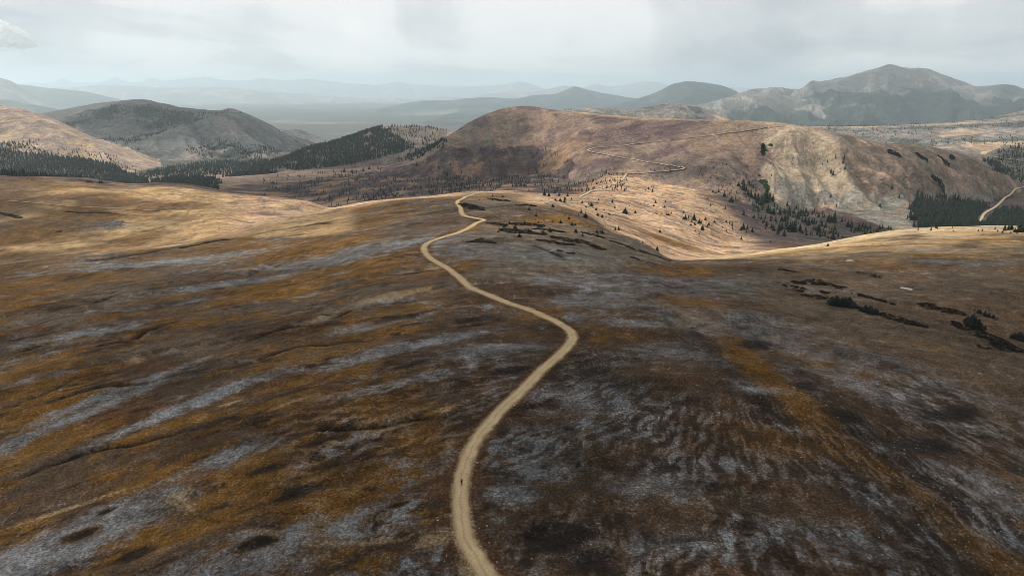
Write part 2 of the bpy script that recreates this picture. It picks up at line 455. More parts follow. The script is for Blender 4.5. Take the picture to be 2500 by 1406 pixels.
def field(G, x, y):
    az = np.arctan2(x, y); r = np.hypot(x, y)
    i = np.rint(ci_of(az)).astype(int)
    j = np.rint(np.clip(np.interp(np.log(np.maximum(r, 0.5)), LOGR, np.arange(NR)), 0, NR - 1)).astype(int)
    return G[i, j]


J60 = int(np.searchsorted(R, 60))


def hit(px, py, rmin=60):
    """where the sight line through a photograph pixel first meets the ground"""
    az, k, _ = ray(px, py)
    c = float(ci_of(az)); i = int(c); fc = c - i
    colz = H[i] * (1 - fc) + H[i + 1] * fc
    g = colz - k * R
    j0 = int(np.searchsorted(R, rmin))
    js = np.nonzero(g[j0:] >= 0)[0]
    if len(js) == 0:
        return None
    j = js[0] + j0
    a, b = g[j - 1], g[j]
    t = -a / (b - a) if b != a else 0
    t = min(max(t, 0), 1)
    r = R[j - 1] * (1 - t) + R[j] * t
    return np.array([math.sin(az) * r, math.cos(az) * r, k * r])


def dense(pts, step=9.0):
    out = []
    for a, b in zip(pts[:-1], pts[1:]):
        n = max(1, int(math.hypot(b[0] - a[0], b[1] - a[1]) / step))
        out += [(a[0] + (b[0] - a[0]) * k / n, a[1] + (b[1] - a[1]) * k / n) for k in range(n)]
    return out + [pts[-1]]


def hits(pts, **kw):
    o = [hit(p[0], p[1], **kw) for p in pts]
    return np.array([q for q in o if q is not None])


def spline(P, step):
    """Catmull-Rom through plan points, resampled at a step"""
    P = np.asarray(P, float)
    Q = np.vstack([2 * P[0] - P[1], P, 2 * P[-1] - P[-2]])
    out = []
    for i in range(1, len(Q) - 2):
        p0, p1, p2, p3 = Q[i - 1:i + 3]
        n = max(2, int(np.linalg.norm(p2 - p1) / step * 1.5))
        t = np.linspace(0, 1, n, endpoint=False)[:, None]
        out.append(0.5 * ((2 * p1) + (-p0 + p2) * t + (2 * p0 - 5 * p1 + 4 * p2 - p3) * t ** 2 + (-p0 + 3 * p1 - 3 * p2 + p3) * t ** 3))
    out = np.vstack(out + [P[-1:]])
    s = np.concatenate([[0], np.cumsum(np.linalg.norm(np.diff(out, axis=0), axis=1))])
    ss = np.arange(0, s[-1], step)
    return np.column_stack([np.interp(ss, s, out[:, 0]), np.interp(ss, s, out[:, 1])])


def dist_field(poly, pad, half=None):
    """plan distance of terrain vertices to a polyline (nan-free: far = 1e9), and signed side"""
    poly = np.asarray(poly, float)[:, :2]
    D = np.full((NA, NR), 1e9, np.float32)
    T = np.zeros((NA, NR), np.float32)
    n = len(poly)
    s = np.concatenate([[0], np.cumsum(np.linalg.norm(np.diff(poly, axis=0), axis=1))])
    raz = np.arctan2(poly[:, 0], poly[:, 1]); rra = np.hypot(poly[:, 0], poly[:, 1])
    for i in range(n - 1):
        a, b = poly[i], poly[i + 1]
        r0, r1 = min(rra[i], rra[i + 1]) - pad, max(rra[i], rra[i + 1]) + pad
        da = pad / max(r0, 20)
        a0, a1 = min(raz[i], raz[i + 1]) - da, max(raz[i], raz[i + 1]) + da
        i0, i1 = np.searchsorted(az_f, a0), np.searchsorted(az_f, a1)
        j0, j1 = np.searchsorted(R, r0), np.searchsorted(R, r1)
        if i1 <= i0 or j1 <= j0:
            continue
        X = XG[i0:i1, j0:j1] - a[0]; Y = YG[i0:i1, j0:j1] - a[1]
        e = b - a
        L2 = e @ e + 1e-9
        t = np.clip((X * e[0] + Y * e[1]) / L2, 0, 1)
        d = np.hypot(X - t * e[0], Y - t * e[1])
        side = np.sign(X * e[1] - Y * e[0])
        cur = D[i0:i1, j0:j1]
        m = d < np.abs(cur)
        cur[m] = (d * np.where(side == 0, 1, side))[m]
        T[i0:i1, j0:j1][m] = (s[i] + t * math.sqrt(L2))[m]
    return D, T, s[-1]


# ------------------------------------------------------------------ roads: plan lines surveyed on the ground
MAIN_PX = [(1240, 1470), (1207, 1420), (1180, 1385), (1150, 1345), (1133, 1300), (1125, 1240), (1126, 1180), (1140, 1120), (1170, 1065), (1215, 1010), (1270, 955), (1320, 905), (1365, 865), (1392, 838),
           (1398, 815), (1380, 795), (1340, 775), (1290, 755), (1230, 735), (1180, 715), (1140, 695), (1112, 670), (1085, 650), (1055, 632), (1038, 615), (1035, 603), (1048, 591),
           (1080, 579), (1115, 569), (1140, 557), (1163, 544), (1180, 536)]
MAIN2_PX = [(1133, 526), (1124, 508), (1117, 497), (1119, 490), (1130, 485), (1141, 479), (1160, 473), (1190, 468.5)]
ZIG_PX = [(1415, 481), (1440, 470), (1480, 458), (1505, 448), (1521, 439), (1525, 432), (1530, 427), (1560, 424), (1620, 421), (1660, 417), (1672, 412), (1660, 408), (1600, 400), (1530, 388), (1480, 379),
          (1446, 373), (1435, 368), (1446, 363), (1500, 358), (1560, 352), (1640, 342), (1720, 333), (1800, 323), (1860, 315), (1912, 308)]
VAL_PX = [(2391, 552), (2396, 535), (2405, 521), (2430, 506), (2446, 492), (2456, 480), (2472, 471), (2500, 459), (2560, 440)]
KNOLL_PX = [(2425, 384), (2450, 389), (2475, 392), (2500, 396), (2560, 402)]
TRACK_PX = [(20, 490), (100, 497), (200, 505), (300, 510), (400, 516), (480, 525), (545, 537)]

m1 = hits(MAIN_PX)[:, :2]
m2 = hits(MAIN2_PX, rmin=500)[:, :2]
ROADS = [("dirt_road", "pale two-track dirt road snaking over the near ridge", np.vstack([m1, m2]), 3.7, 0.5, 1.1),
         ("dirt_road", "pale switchback road climbing the brown hill", hits(dense(ZIG_PX), rmin=800)[:, :2], 3.5, 2.0, 3.5),
         ("dirt_road", "pale road rising out of the dark forest at the right", hits(VAL_PX, rmin=800)[:, :2], 4.5, 2.5, 3.5),
         ("dirt_road", "pale track crossing the wooded knoll at the right edge", hits(KNOLL_PX, rmin=1600)[:, :2], 4.5, 3.0, 5.0),
         ("dirt_track", "faint tan track across the golden basin at the left", hits(TRACK_PX, rmin=480)[:, :2], 1.5, 1.5, 2.0)]
ROAD_W = np.full((NA, NR), 1e9, np.float32)      # distance from any near road, for the verge
road_lines = []
for rn, rl, P, wd, stp, pad in ROADS:
    L = spline(P, stp * 2)
    road_lines.append(L)
    D, T, tot = dist_field(L, wd * 3 + 10)
    zl = height(L[:, 0], L[:, 1])
    k_ = 9
    zl = np.convolve(np.pad(zl, k_, mode='edge'), np.ones(2 * k_ + 1) / (2 * k_ + 1), 'valid')
    zt = np.interp(T, np.arange(len(zl)) * stp * 2, zl)
    ad = np.abs(D)
    w = 1 - sm(ad, wd * 0.55, wd * 1.15 + 1.0)
    H = H * (1 - w) + (zt - 0.12) * w
    ROAD_W = np.minimum(ROAD_W, np.abs(D) - wd / 2)

# ------------------------------------------------------------------ small scarps and gullies of the near ridge (pixel polylines, depth, width)
SCARPS = [([(0, 1172), (110, 1140), (200, 1112), (330, 1082), (420, 1060), (520, 1035), (620, 1010), (710, 985)], 1.1, 1.1),
          ([(25, 986), (80, 968), (130, 950), (180, 925), (260, 905), (330, 888)], 1.3, 1.2),
          ([(0, 878), (60, 858), (120, 838), (190, 822)], 0.9, 1.0),
          ([(600, 893), (650, 872), (720, 850), (800, 842), (850, 835), (940, 826)], 1.1, 1.1),
          ([(190, 857), (250, 842), (310, 836), (345, 815), (375, 800), (430, 785), (470, 774)], 1.2, 1.1),
          ([(705, 1056), (770, 1048), (850, 1046), (940, 1036), (1010, 1026), (1090, 1012), (1160, 996)], 1.6, 1.3),
          ([(0, 1112), (60, 1092)], 0.8, 0.9),
          ([(90, 985), (190, 962), (300, 940), (400, 925), (450, 910), (560, 890)], 0.6, 0.7),
          ([(150, 757), (200, 745), (260, 730), (320, 708)], 0.9, 1.0),
          ([(560, 845), (620, 828), (680, 805), (760, 790), (830, 775)], 0.7, 0.9),
          ([(560, 1030), (650, 1010), (720, 1000)], 0.6, 0.6),
          ([(0, 1262), (90, 1250), (200, 1232), (300, 1222), (400, 1216), (470, 1252), (560, 1272), (640, 1285), (720, 1292), (800, 1305), (900, 1318), (965, 1325), (1090, 1300)], 0.15, 0.35),
          ([(780, 780), (830, 768), (880, 752), (940, 742), (1040, 735)], 1.4, 1.6),
          ([(1240, 780), (1180, 790), (1120, 798), (1050, 805)], 0.5, 0.7),
          ([(1290, 595), (1340, 612), (1390, 640)], 1.0, 1.6),
          ([(200, 640), (330, 622), (430, 605), (560, 585), (700, 558), (840, 540)], 1.0, 2.2),
          ]
scarp_d = []
SCARP = np.zeros((NA, NR), np.float32)
for P, dep, wd in SCARPS:
    L = spline(hits(P)[:, :2], 3.0)
    tt = np.arange(len(L)) * 3.0
    nr_ = fbm(tt / 14, tt * 0 + dep * 7, 3, 61) * 3.0
    L[:, 1] += nr_
    wd = wd * 1.5; dep = dep * 1.7
    D, T, tot = dist_field(L, 22)
    ad = np.abs(D)
    brk = np.clip(0.95 + 0.8 * fbm(T / 22, T * 0 + dep * 3, 2, 66), 0, 1.2) * sm(np.minimum(T, tot - T), 0, 14)
    notch = np.exp(-(ad / wd) ** 2) * brk
    # a small bank: the uphill lip stands over the gully
    H = H - dep * notch + 0.45 * dep * np.exp(-((ad - 2.2 * wd) / (1.5 * wd)) ** 2) * brk * (D > 0)
    SCARP = np.maximum(SCARP, np.clip(notch * 1.7, 0, 1) * min(1, 0.25 + dep / 1.6))

# ------------------------------------------------------------------ ground colours (surface colours, some shade put into the darker foreground tones)
PXw = np.tan(AG) * 0 + AG * 180 / math.pi        # azimuth in degrees
brown = np.array([0.062, 0.036, 0.018]); ochre = np.array([0.138, 0.068, 0.011]); grey = np.array([0.165, 0.168, 0.178])
dark = np.array([0.011, 0.008, 0.006]); rust = np.array([0.095, 0.038, 0.010]); tan = np.array([0.30, 0.215, 0.125])
gold = np.array([0.36, 0.245, 0.125]); straw = np.array([0.42, 0.32, 0.19]); moor = np.array([0.066, 0.044, 0.039]); plum = np.array([0.034, 0.022, 0.025])
hillc = np.array([0.178, 0.128, 0.100]); scree = np.array([0.33, 0.265, 0.195]); sage = np.array([0.15, 0.155, 0.125]); pink = np.array([0.30, 0.225, 0.18])
conif = np.array([0.030, 0.040, 0.034]); stone = np.array([0.29, 0.27, 0.25])


def lay(C, col, w):
    w = np.clip(w, 0, 1).astype(np.float32)
    col = np.asarray(col, np.float32)
    if C.ndim == 3:
        ii, jj = np.nonzero(w.any(1))[0], np.nonzero(w.any(0))[0]
        if len(ii) == 0:
            return C
        sl = (slice(ii[0], ii[-1] + 1), slice(jj[0], jj[-1] + 1))
        ws = w[sl][..., None]
        C[sl] += (col - C[sl]) * ws
        return C
    return C + (col - C) * w[..., None]


nL = fbm(XG / 85, YG / 85, 4, 31)
nS = fbm(PA * 7, PR / 15, 4, 33) + 0.5 * fbm(XG / 10, YG / 10, 3, 34)          # streaks along the contour
nS2 = fbm(PA * 10, PR / 9.5, 4, 36) + 0.4 * fbm(XG / 7, YG / 7, 3, 37)
nF = fbm(XG / 3.2, YG / 3.2, 3, 38)
left = sm(-PXw, 2, 12); right = sm(PXw, 4, 14)
C = np.zeros((NA, NR, 3), np.float32) + brown.astype(np.float32)
taupe = np.array([0.108, 0.085, 0.062])
C = lay(C, taupe, (0.18 + 0.62 * sm(RG, 190, 380)) * sm(fbm(XG / 60, YG / 40, 3, 30), -0.35, 0.25))
C = lay(C, dark * 2.2, sm(nS2, 0.02, 0.5) * 0.6 * (1 - 0.55 * sm(RG, 220, 380)))
C = lay(C, ochre, sm(nL + 0.7 * nS2 + 0.22 * left - 0.12 * right, 0.02, 0.45) * 0.9)
C = lay(C, rust, sm(fbm(XG / 38, YG / 24, 4, 41) + 0.3 * nF, 0.22, 0.55) * 0.65)
GREY = np.zeros((NA, NR), np.float32)
gw = sm(nS + 0.35 * nF + 0.35 * fbm(XG / 120, YG / 120, 2, 43) - 0.10 * left, 0.05, 0.65)
GREY = np.maximum(GREY, gw * (0.88 - 0.45 * right))
C = lay(C, dark * 1.2, sm(fbm(PA * 9, PR / 5.5, 4, 47) + 0.2 * nF, 0.20, 0.40) * (0.35 + 0.65 * left) * 0.7 * (1 - 0.5 * sm(RG, 240, 400)))
C = lay(C, brown * 0.8, sm(fbm(XG / 22, YG / 15, 3, 45), 0.25, 0.5) * 0.35)


def inside(poly, x, y):
    poly = np.asarray(poly)
    c = np.zeros(x.shape, bool)
    j = len(poly) - 1
    for i in range(len(poly)):
        xi, yi = poly[i]; xj, yj = poly[j]
        t = ((yi > y) != (yj > y)) & (x < (xj - xi) * (y - yi) / (yj - yi + 1e-12) + xi)
        c ^= t
        j = i
    return c


def blob(px, py, wx, wy, soft=0.35, rot=0.0, seed=0, rough=0.45, rmin=60):
    """weight of a patch around a surveyed spot: world ellipse (metres) with a ragged edge"""
    c = hit(px, py, rmin=rmin)
    a = math.radians(rot)
    ext = 2.5 * max(wx, wy)
    rc0 = math.hypot(c[0], c[1]); az0 = math.atan2(c[0], c[1]); da = math.asin(min(1, ext / rc0))
    i0, i1 = np.searchsorted(az_f, az0 - da), np.searchsorted(az_f, az0 + da)
    j0, j1 = np.searchsorted(R, rc0 - ext), np.searchsorted(R, rc0 + ext)
    out = np.zeros((NA, NR), np.float32)
    X0, Y0 = XG[i0:i1, j0:j1], YG[i0:i1, j0:j1]
    if X0.size == 0:
        return out
    X = X0 - c[0]; Y = Y0 - c[1]
    U = (X * math.cos(a) + Y * math.sin(a)) / wx
    Vv = (-X * math.sin(a) + Y * math.cos(a)) / wy
    rad = np.hypot(U, Vv)
    n = fbm(X0 / (wx * 0.35) + seed, Y0 / (wy * 0.35), 4, 50)
    out[i0:i1, j0:j1] = (1 - sm(rad + n * rough, 1 - soft, 1 + soft)) * (rad < 2.4)
    return out


def band(pts, w, seed=0, soft=0.5, rmin=60):
    L = spline(hits(pts, rmin=rmin)[:, :2], w * 0.4)
    D, T, tot = dist_field(L, w * 3)
    n = fbm(XG / (w * 0.7), YG / (w * 0.7), 4, 55 + seed)
    return 1 - sm(np.abs(D) / w + n * 0.7, 1 - soft, 1 + soft)


def region(poly, rmin, wob_m, seed, fine=0.0):
    """weight 0/1 of a surveyed patch of ground with a ragged outline"""
    W = hits(poly, rmin=rmin)[:, :2]
    r0, r1 = np.hypot(W[:, 0], W[:, 1]).min() - 3 * wob_m, np.hypot(W[:, 0], W[:, 1]).max() + 3 * wob_m
    a0, a1 = np.arctan2(W[:, 0], W[:, 1]).min() - 0.05, np.arctan2(W[:, 0], W[:, 1]).max() + 0.05
    i0, i1 = np.searchsorted(az_f, a0), np.searchsorted(az_f, a1)
    j0, j1 = np.searchsorted(R, r0), np.searchsorted(R, r1)
    out = np.zeros((NA, NR), np.float32)
    X, Y = XG[i0:i1, j0:j1], YG[i0:i1, j0:j1]
    q = wob_m * 2.2
    e1 = fbm(X / q, Y / q, 5, seed) * wob_m; e2 = fbm(X / q + 40, Y / q + 9, 5, seed + 3) * wob_m
    out[i0:i1, j0:j1] = inside(W, X + e1, Y + e2)
    return out


# the ochre seep that winds down the right foreground, with dark wet edges
seep = [(1700, 770), (1740, 800), (1790, 840), (1850, 900), (1920, 960), (1975, 1010), (2030, 1070), (2090, 1120), (2180, 1170), (2290, 1260), (2390, 1330), (2480, 1390), (2560, 1450)]
C = lay(C, dark * 1.5, band(seep, 17, 4) * 0.75)
bs_ = band(seep, 6.5, 1)
C = lay(C, ochre * 0.85, bs_ * 0.85)
GREY = GREY * (1 - 0.9 * bs_)
C = lay(C, ochre * 0.9, blob(1860, 1060, 17, 8, rot=-20, seed=3) * 0.6)
C = lay(C, ochre * 1.1, blob(1690, 745, 16, 20, seed=8) * 0.7)
C = lay(C, np.array([0.17, 0.12, 0.03]), blob(1668, 787, 5, 5, seed=9) * 0.7)
# sorted stripes: frost-sorted stones fanning out below a knob
c2 = hit(1800, 860)
SX, SY = XG - c2[0], YG - c2[1]
sa = np.arctan2(SX, -SY + 12); sr = np.hypot(SX, SY)
stripes = fbm(sa * 46 + 1.5 * fbm(XG / 14, YG / 14, 3, 71), sr / 9, 3, 72)
fan = sm(sr, 34, 62) * (1 - sm(sr, 150, 185)) * (1 - sm(np.abs(sa), 1.15, 1.55)) * sm(RG, 60, 90)
fan = fan * np.clip(0.85 + 1.5 * fbm(XG / 38, YG / 30, 3, 73), 0, 1)
C = lay(C, dark * 1.2, fan * (1 - sm(stripes, -0.12, 0.10)) * 0.72)
pass
C = lay(C, dark * 1.3, sm(PXw, 6, 20) * (1 - sm(RG, 130, 210)) * sm(fbm(XG / 16, YG / 16, 4, 75), -0.10, 0.4) * 0.45)  # this and next layer paint vignette and cloud shade into the lower right
C = lay(C, brown * 0.7, sm(PXw, 10, 28) * (1 - sm(RG, 150, 260)) * 0.2)
# grey lichen flats and dark wet hollows surveyed one by one
for i, (px, py, wx, wy, ro) in enumerate([(150, 1330, 26, 11, 40), (640, 1345, 20, 8, 20), (930, 1255, 9, 7, 30), (80, 1380, 26, 8, 40), (300, 950, 34, 4.5, 48), (150, 1035, 42, 4.5, 50), (520, 965, 26, 4, 40),
                                          (480, 985, 30, 4, 38), (960, 850, 26, 5, 25), (1000, 930, 26, 4, 25), (1210, 850, 22, 6, 15), (1060, 915, 18, 4, 25), (850, 1090, 12, 4, 25), (560, 1110, 12, 4, 35),
                                          (420, 640, 70, 12, 22), (800, 640, 40, 14, 8), (560, 690, 40, 7, 25), (760, 720, 9, 3, 20), (1560, 700, 60, 12, -8), (1790, 770, 40, 12, -15), (1560, 790, 16, 5, -5),
                                          (1480, 745, 26, 4, -5), (1290, 615, 60, 26, 0), (1700, 690, 80, 12, -6), (1640, 860, 16, 6, -10), (1500, 1000, 20, 10, -10), (1280, 1080, 16, 6, 0), (1850, 950, 10, 4, 0),
                                          (960, 600, 50, 12, 5), (2100, 620, 26, 9, 0), (2350, 640, 30, 12, -30), (2250, 905, 40, 9, -40), (930, 790, 20, 5, 20), (1080, 830, 22, 4, 20), (1420, 960, 16, 10, 0), (1480, 1050, 16, 9, 0), (1600, 1180, 12, 7, 10), (1720, 1130, 12, 4, 5), (2150, 1215, 9, 5, -30), (2000, 1320, 18, 7, 0), (1740, 1330, 16, 6, 0), (2420, 1200, 15, 10, -40), (2440, 1300, 10, 6, -40), (2050, 880, 40, 9, -35), (1780, 800, 30, 14, -15), (2200, 980, 30, 12, -40), (1300, 1150, 9, 6, 0), (1250, 1200, 7, 5, 0)]):
    GREY = np.maximum(GREY, blob(px, py, wx, wy, 0.55, ro, i * 3.3, 0.8) * (0.9 if px < 1450 else 0.6))
GREY = GREY * (1 - 0.6 * fan) + fan * 0.85 * sm(stripes, -0.02, 0.22) * (0.45 + 0.55 * GREY)
HOLLOWS = ([(335, 1352, 4.2, 2.6), (628, 1325, 4.5, 2.2), (650, 1145, 5, 2), (262, 1247, 2, 1.5), (2073, 1018, 4.5, 3.2), (1845, 843, 8, 4), (1960, 940, 5, 3), (1450, 1365, 4, 4),
                                      (1000, 890, 6, 2), (730, 1200, 6, 3), (200, 1305, 4, 2), (1240, 905, 9, 3), (985, 770, 14, 4), (1160, 780, 9, 2.5), (2330, 1010, 12, 4), (2260, 1090, 12, 5), (1355, 1310, 8, 5)])
for i, (px, py, wx, wy) in enumerate(HOLLOWS):
    C = lay(C, dark * 0.9, blob(px, py, wx, wy, 0.4, 20, i * 5.1, 0.5) * 0.9)
# bare soil scars and the bank of the track
for i, (px, py, wx, wy, ro) in enumerate([(960, 1035, 5, 2.6, 30), (880, 1045, 4, 1.6, 30), (880, 1065, 12, 1.5, 25), (445, 1232, 6, 1.6, -40), (430, 1210, 4, 2, 0), (800, 772, 13, 3.5, 45), (920, 735, 12, 4, 20), (960, 720, 16, 4, 15),
                                          (1075, 1308, 5, 2, 20), (1150, 1390, 2.4, 7, 10), (330, 880, 3, 4, 60), (700, 985, 8, 1, 30), (560, 985, 4, 1, 30), (740, 1300, 14, 1.2, -8), (880, 1322, 12, 1, -5), (170, 1240, 14, 0.9, 20)]):
    C = lay(C, tan * 0.8, blob(px, py, wx, wy, 0.4, ro, i * 2.7, 0.9) * 0.8)
spurw = region([(1175, 545), (1300, 548), (1420, 554), (1500, 582), (1640, 642), (1500, 655), (1330, 655), (1160, 640), (1120, 600)], 300, 12, 651)
C = lay(C, np.array([0.090, 0.078, 0.060]), spurw * 0.65)
GREY = GREY * (1 - 0.45 * spurw)
rsl = region([(1900, 662), (2100, 668), (2300, 664), (2520, 668), (2520, 1010), (2300, 930), (2100, 860), (1900, 770), (1840, 700)], 150, 14, 661)
C = lay(C, np.array([0.105, 0.074, 0.046]), rsl * 0.5)
GREY = GREY * (1 - 0.55 * rsl)
verge = (1 - sm(ROAD_W + 1.6 * nF + 1.2 * fbm(XG / 9, YG / 9, 2, 81), 0.3, 4.0)) * (1 - sm(RG, 600, 800))
C = lay(C, rust * 0.75, verge * (0.35 + 0.5 * sm(nF, -0.2, 0.3)))
C = lay(C, tan * 0.85, (1 - sm(ROAD_W + 0.5 * nF, 0.0, 0.9)) * (1 - sm(RG, 700, 900)) * 0.8)
# hair-thin frost cracks that follow the contour
ck = fbm(PA * 4.2 + 0.25 * fbm(XG / 26, YG / 26, 3, 86), PR / 24, 3, 87)
crack = (1 - sm(np.abs(ck), 0.0, 0.022 + 0.00006 * RG)) * sm(fbm(XG / 40, YG / 40, 3, 88), -0.05, 0.2) * (1 - sm(RG, 380, 520)) * np.clip(left + 0.35, 0, 1)
H = H - 0.35 * crack
SCARP = np.maximum(SCARP, crack * 0.85)
C = lay(C, dark * 0.7, SCARP * 0.97)
GREY = GREY * (1 - 0.9 * SCARP) * (1 - 0.85 * verge) * (1 - sm(ROAD_W, 1.2, 0.2))
for (px, py, wx, wy) in HOLLOWS:
    GREY = GREY * (1 - 0.95 * blob(px, py, wx * 1.1, wy * 1.1, 0.4, 20, 1.0, 0.4))

# ---- country beyond the near crest
rA, rB, rB2, rC, rD = RL[4][:, None], RL[5][:, None], RL[6][:, None], RL[7][:, None], RL[8][:, None]
wob = fbm(XG / 60, YG / 60, 3, 91) * 22
# golden basin on the left
nb = 0.6 * fbm(PA * 6, PR / 40, 4, 93) + 0.5 * fbm(XG / 45, YG / 30, 4, 94)
basin = sm(RG - rA + wob * 0.3, 6, 22) * sm(-PXw, 12.5, 14.5)
Cb = np.zeros_like(C) + gold.astype(np.float32)
Cb = lay(Cb, straw, sm(nb, 0.05, 0.5) * 0.7)
Cb = lay(Cb, np.array([0.25, 0.155, 0.07]), sm(-nb, 0.0, 0.4) * 0.6)
Cb = lay(Cb, brown * 1.3, sm(fbm(XG / 95, YG / 60, 4, 96) + 0.045 * (-PXw - 25), 0.0, 0.45) * 0.85)
Cb = lay(Cb, ochre, sm(-PXw, 20, 32) * sm(fbm(XG / 60, YG / 40, 3, 99), -0.2, 0.3) * 0.6)
Cb = lay(Cb, rust * 0.6, sm(fbm(PA * 12, PR / 13, 4, 97), 0.32, 0.5) * sm(-(RG - rC * 0.86), 0, 50) * 0.75)
Cb = lay(Cb, grey * 0.8, sm(fbm(PA * 5, PR / 16, 4, 98), 0.3, 0.55) * 0.45)
C = C * (1 - basin[..., None]) + Cb * basin[..., None]
# ridge shoulder, bench and meadow to its right
mead = np.maximum(sm(RG - rB + wob * 0.4, -14, 30) * sm(PXw, -1.5, 1.0), 0) * (1 - sm(PXw, 19, 23))
mead = np.maximum(mead, sm(RG - 560 + wob, 0, 60) * sm(PXw, -1.0, 3.0) * (1 - sm(PXw, 14, 18)))
should = sm(RG - rB + 60 + wob * 0.6, 0, 40) * sm(PXw, -24, -21) * (1 - sm(PXw, -1, 2))
Cm = np.zeros_like(C) + np.array([0.40, 0.265, 0.165], np.float32)
nm_ = fbm(XG / 45, YG / 32, 4, 101)
Cm = lay(Cm, straw, sm(nm_, 0.1, 0.5) * 0.8)
Cm = lay(Cm, np.array([0.33, 0.19, 0.095]), sm(-nm_ + 0.2 * nF, 0.10, 0.5) * 0.8)
Cm = lay(Cm, np.array([0.135, 0.108, 0.095]), sm(fbm(XG / 26, YG / 18, 4, 103) + 0.35 * nF, 0.10, 0.26) * 0.8)
Cm = lay(Cm, ochre * 1.2, blob(1620, 585, 40, 22, seed=2) * 0.75)
Cm = lay(Cm, rust * 1.3, blob(1600, 580, 14, 9, seed=5) * 0.7)
mt = np.clip(mead + should, 0, 1)[..., None]
C = C * (1 - mt) + Cm * mt
# right-hand golden rise
rise = sm(RG - rA + wob * 0.5, -10, 90) * sm(PXw, 15, 18) * (RG < rB2 + 20)
Cr = np.zeros_like(C) + (gold * 0.8).astype(np.float32)
nr2 = fbm(PA * 6, PR / 22, 4, 105)
Cr = lay(Cr, ochre * 0.95, sm(nr2, 0.0, 0.35) * 0.75)
Cr = lay(Cr, grey * 0.75, sm(-nr2, 0.05, 0.4) * 0.6)
Cr = lay(Cr, brown * 0.9, sm(fbm(XG / 50, YG / 30, 3, 106) + 0.025 * (PXw - 30), 0.05, 0.4) * 0.7)
Cr = lay(Cr, straw, sm(RG - rB + 0.3 * wob, -34, -6) * 0.85)
C = C * (1 - rise[..., None]) + Cr * rise[..., None]
C = lay(C, dark * 0.8, SCARP * 0.8 * (RG > 300))
# ragged scrub breaking up the lip of the bowl
lip = (1 - sm(np.abs(RG - rA + 6), 8, 34)) * sm(PXw, 3, 6) * (1 - sm(PXw, 13.5, 16.5))
C = lay(C, np.array([0.045, 0.034, 0.028]), lip * sm(fbm(XG / 11, YG / 7, 4, 107), 0.05, 0.3) * 0.75)
# dark shrubby bowl under the scree
bowl = sm(RG - rB2 - 30 + wob, 0, 70) * sm(PXw + 0.012 * (RG - 900) + fbm(XG / 70, YG / 70, 3, 108) * 1.5, 17.8, 20.6)
Cw = np.zeros_like(C) + np.array([0.068, 0.052, 0.049], np.float32)
Cw = lay(Cw, plum, sm(fbm(XG / 40, YG / 40, 3, 109), 0.0, 0.4) * 0.7)
Cw = lay(Cw, np.array([0.15, 0.09, 0.06]), sm(fbm(XG / 55, YG / 40, 3, 110), 0.1, 0.45) * 0.6)
C = C * (1 - bowl[..., None]) + Cw * bowl[..., None]
# brown-plum moor behind the ridge
moorw = sm(RG - np.maximum(rC, 880) + wob, 0, 60) * (1 - sm(PXw - 0.006 * (RG - 1000), 4.5, 8.0))
nmo = 1.2 * fbm(XG / 90, YG / 60, 5, 111)
Co = np.zeros_like(C) + moor.astype(np.float32)
Co = lay(Co, plum, sm(nmo, 0.02, 0.25) * 0.9)
Co = lay(Co, np.array([0.20, 0.125, 0.07]), sm(-nmo + 0.25 * fbm(XG / 25, YG / 14, 3, 113), 0.08, 0.3) * 0.8)
Co = lay(Co, np.array([0.27, 0.20, 0.16]), sm(RG + wob * 3, 1720, 1880) * (RG < 2400) * 0.8)
C = C * (1 - moorw[..., None]) + Co * moorw[..., None]
# valley floors further off
far = sm(RG, 2100, 2600)
C = lay(C, np.array([0.075, 0.078, 0.066]), far * 0.9)
C = lay(C, np.array([0.24, 0.23, 0.20]), sm(fbm(XG / 2600, YG / 2600, 4, 115), 0.10, 0.45) * sm(RG, 6500, 8000) * 0.7)
C = lay(C, np.array([0.52, 0.50, 0.44]), blob(790, 343, 500, 900, seed=3, rmin=5000) * 0.9)

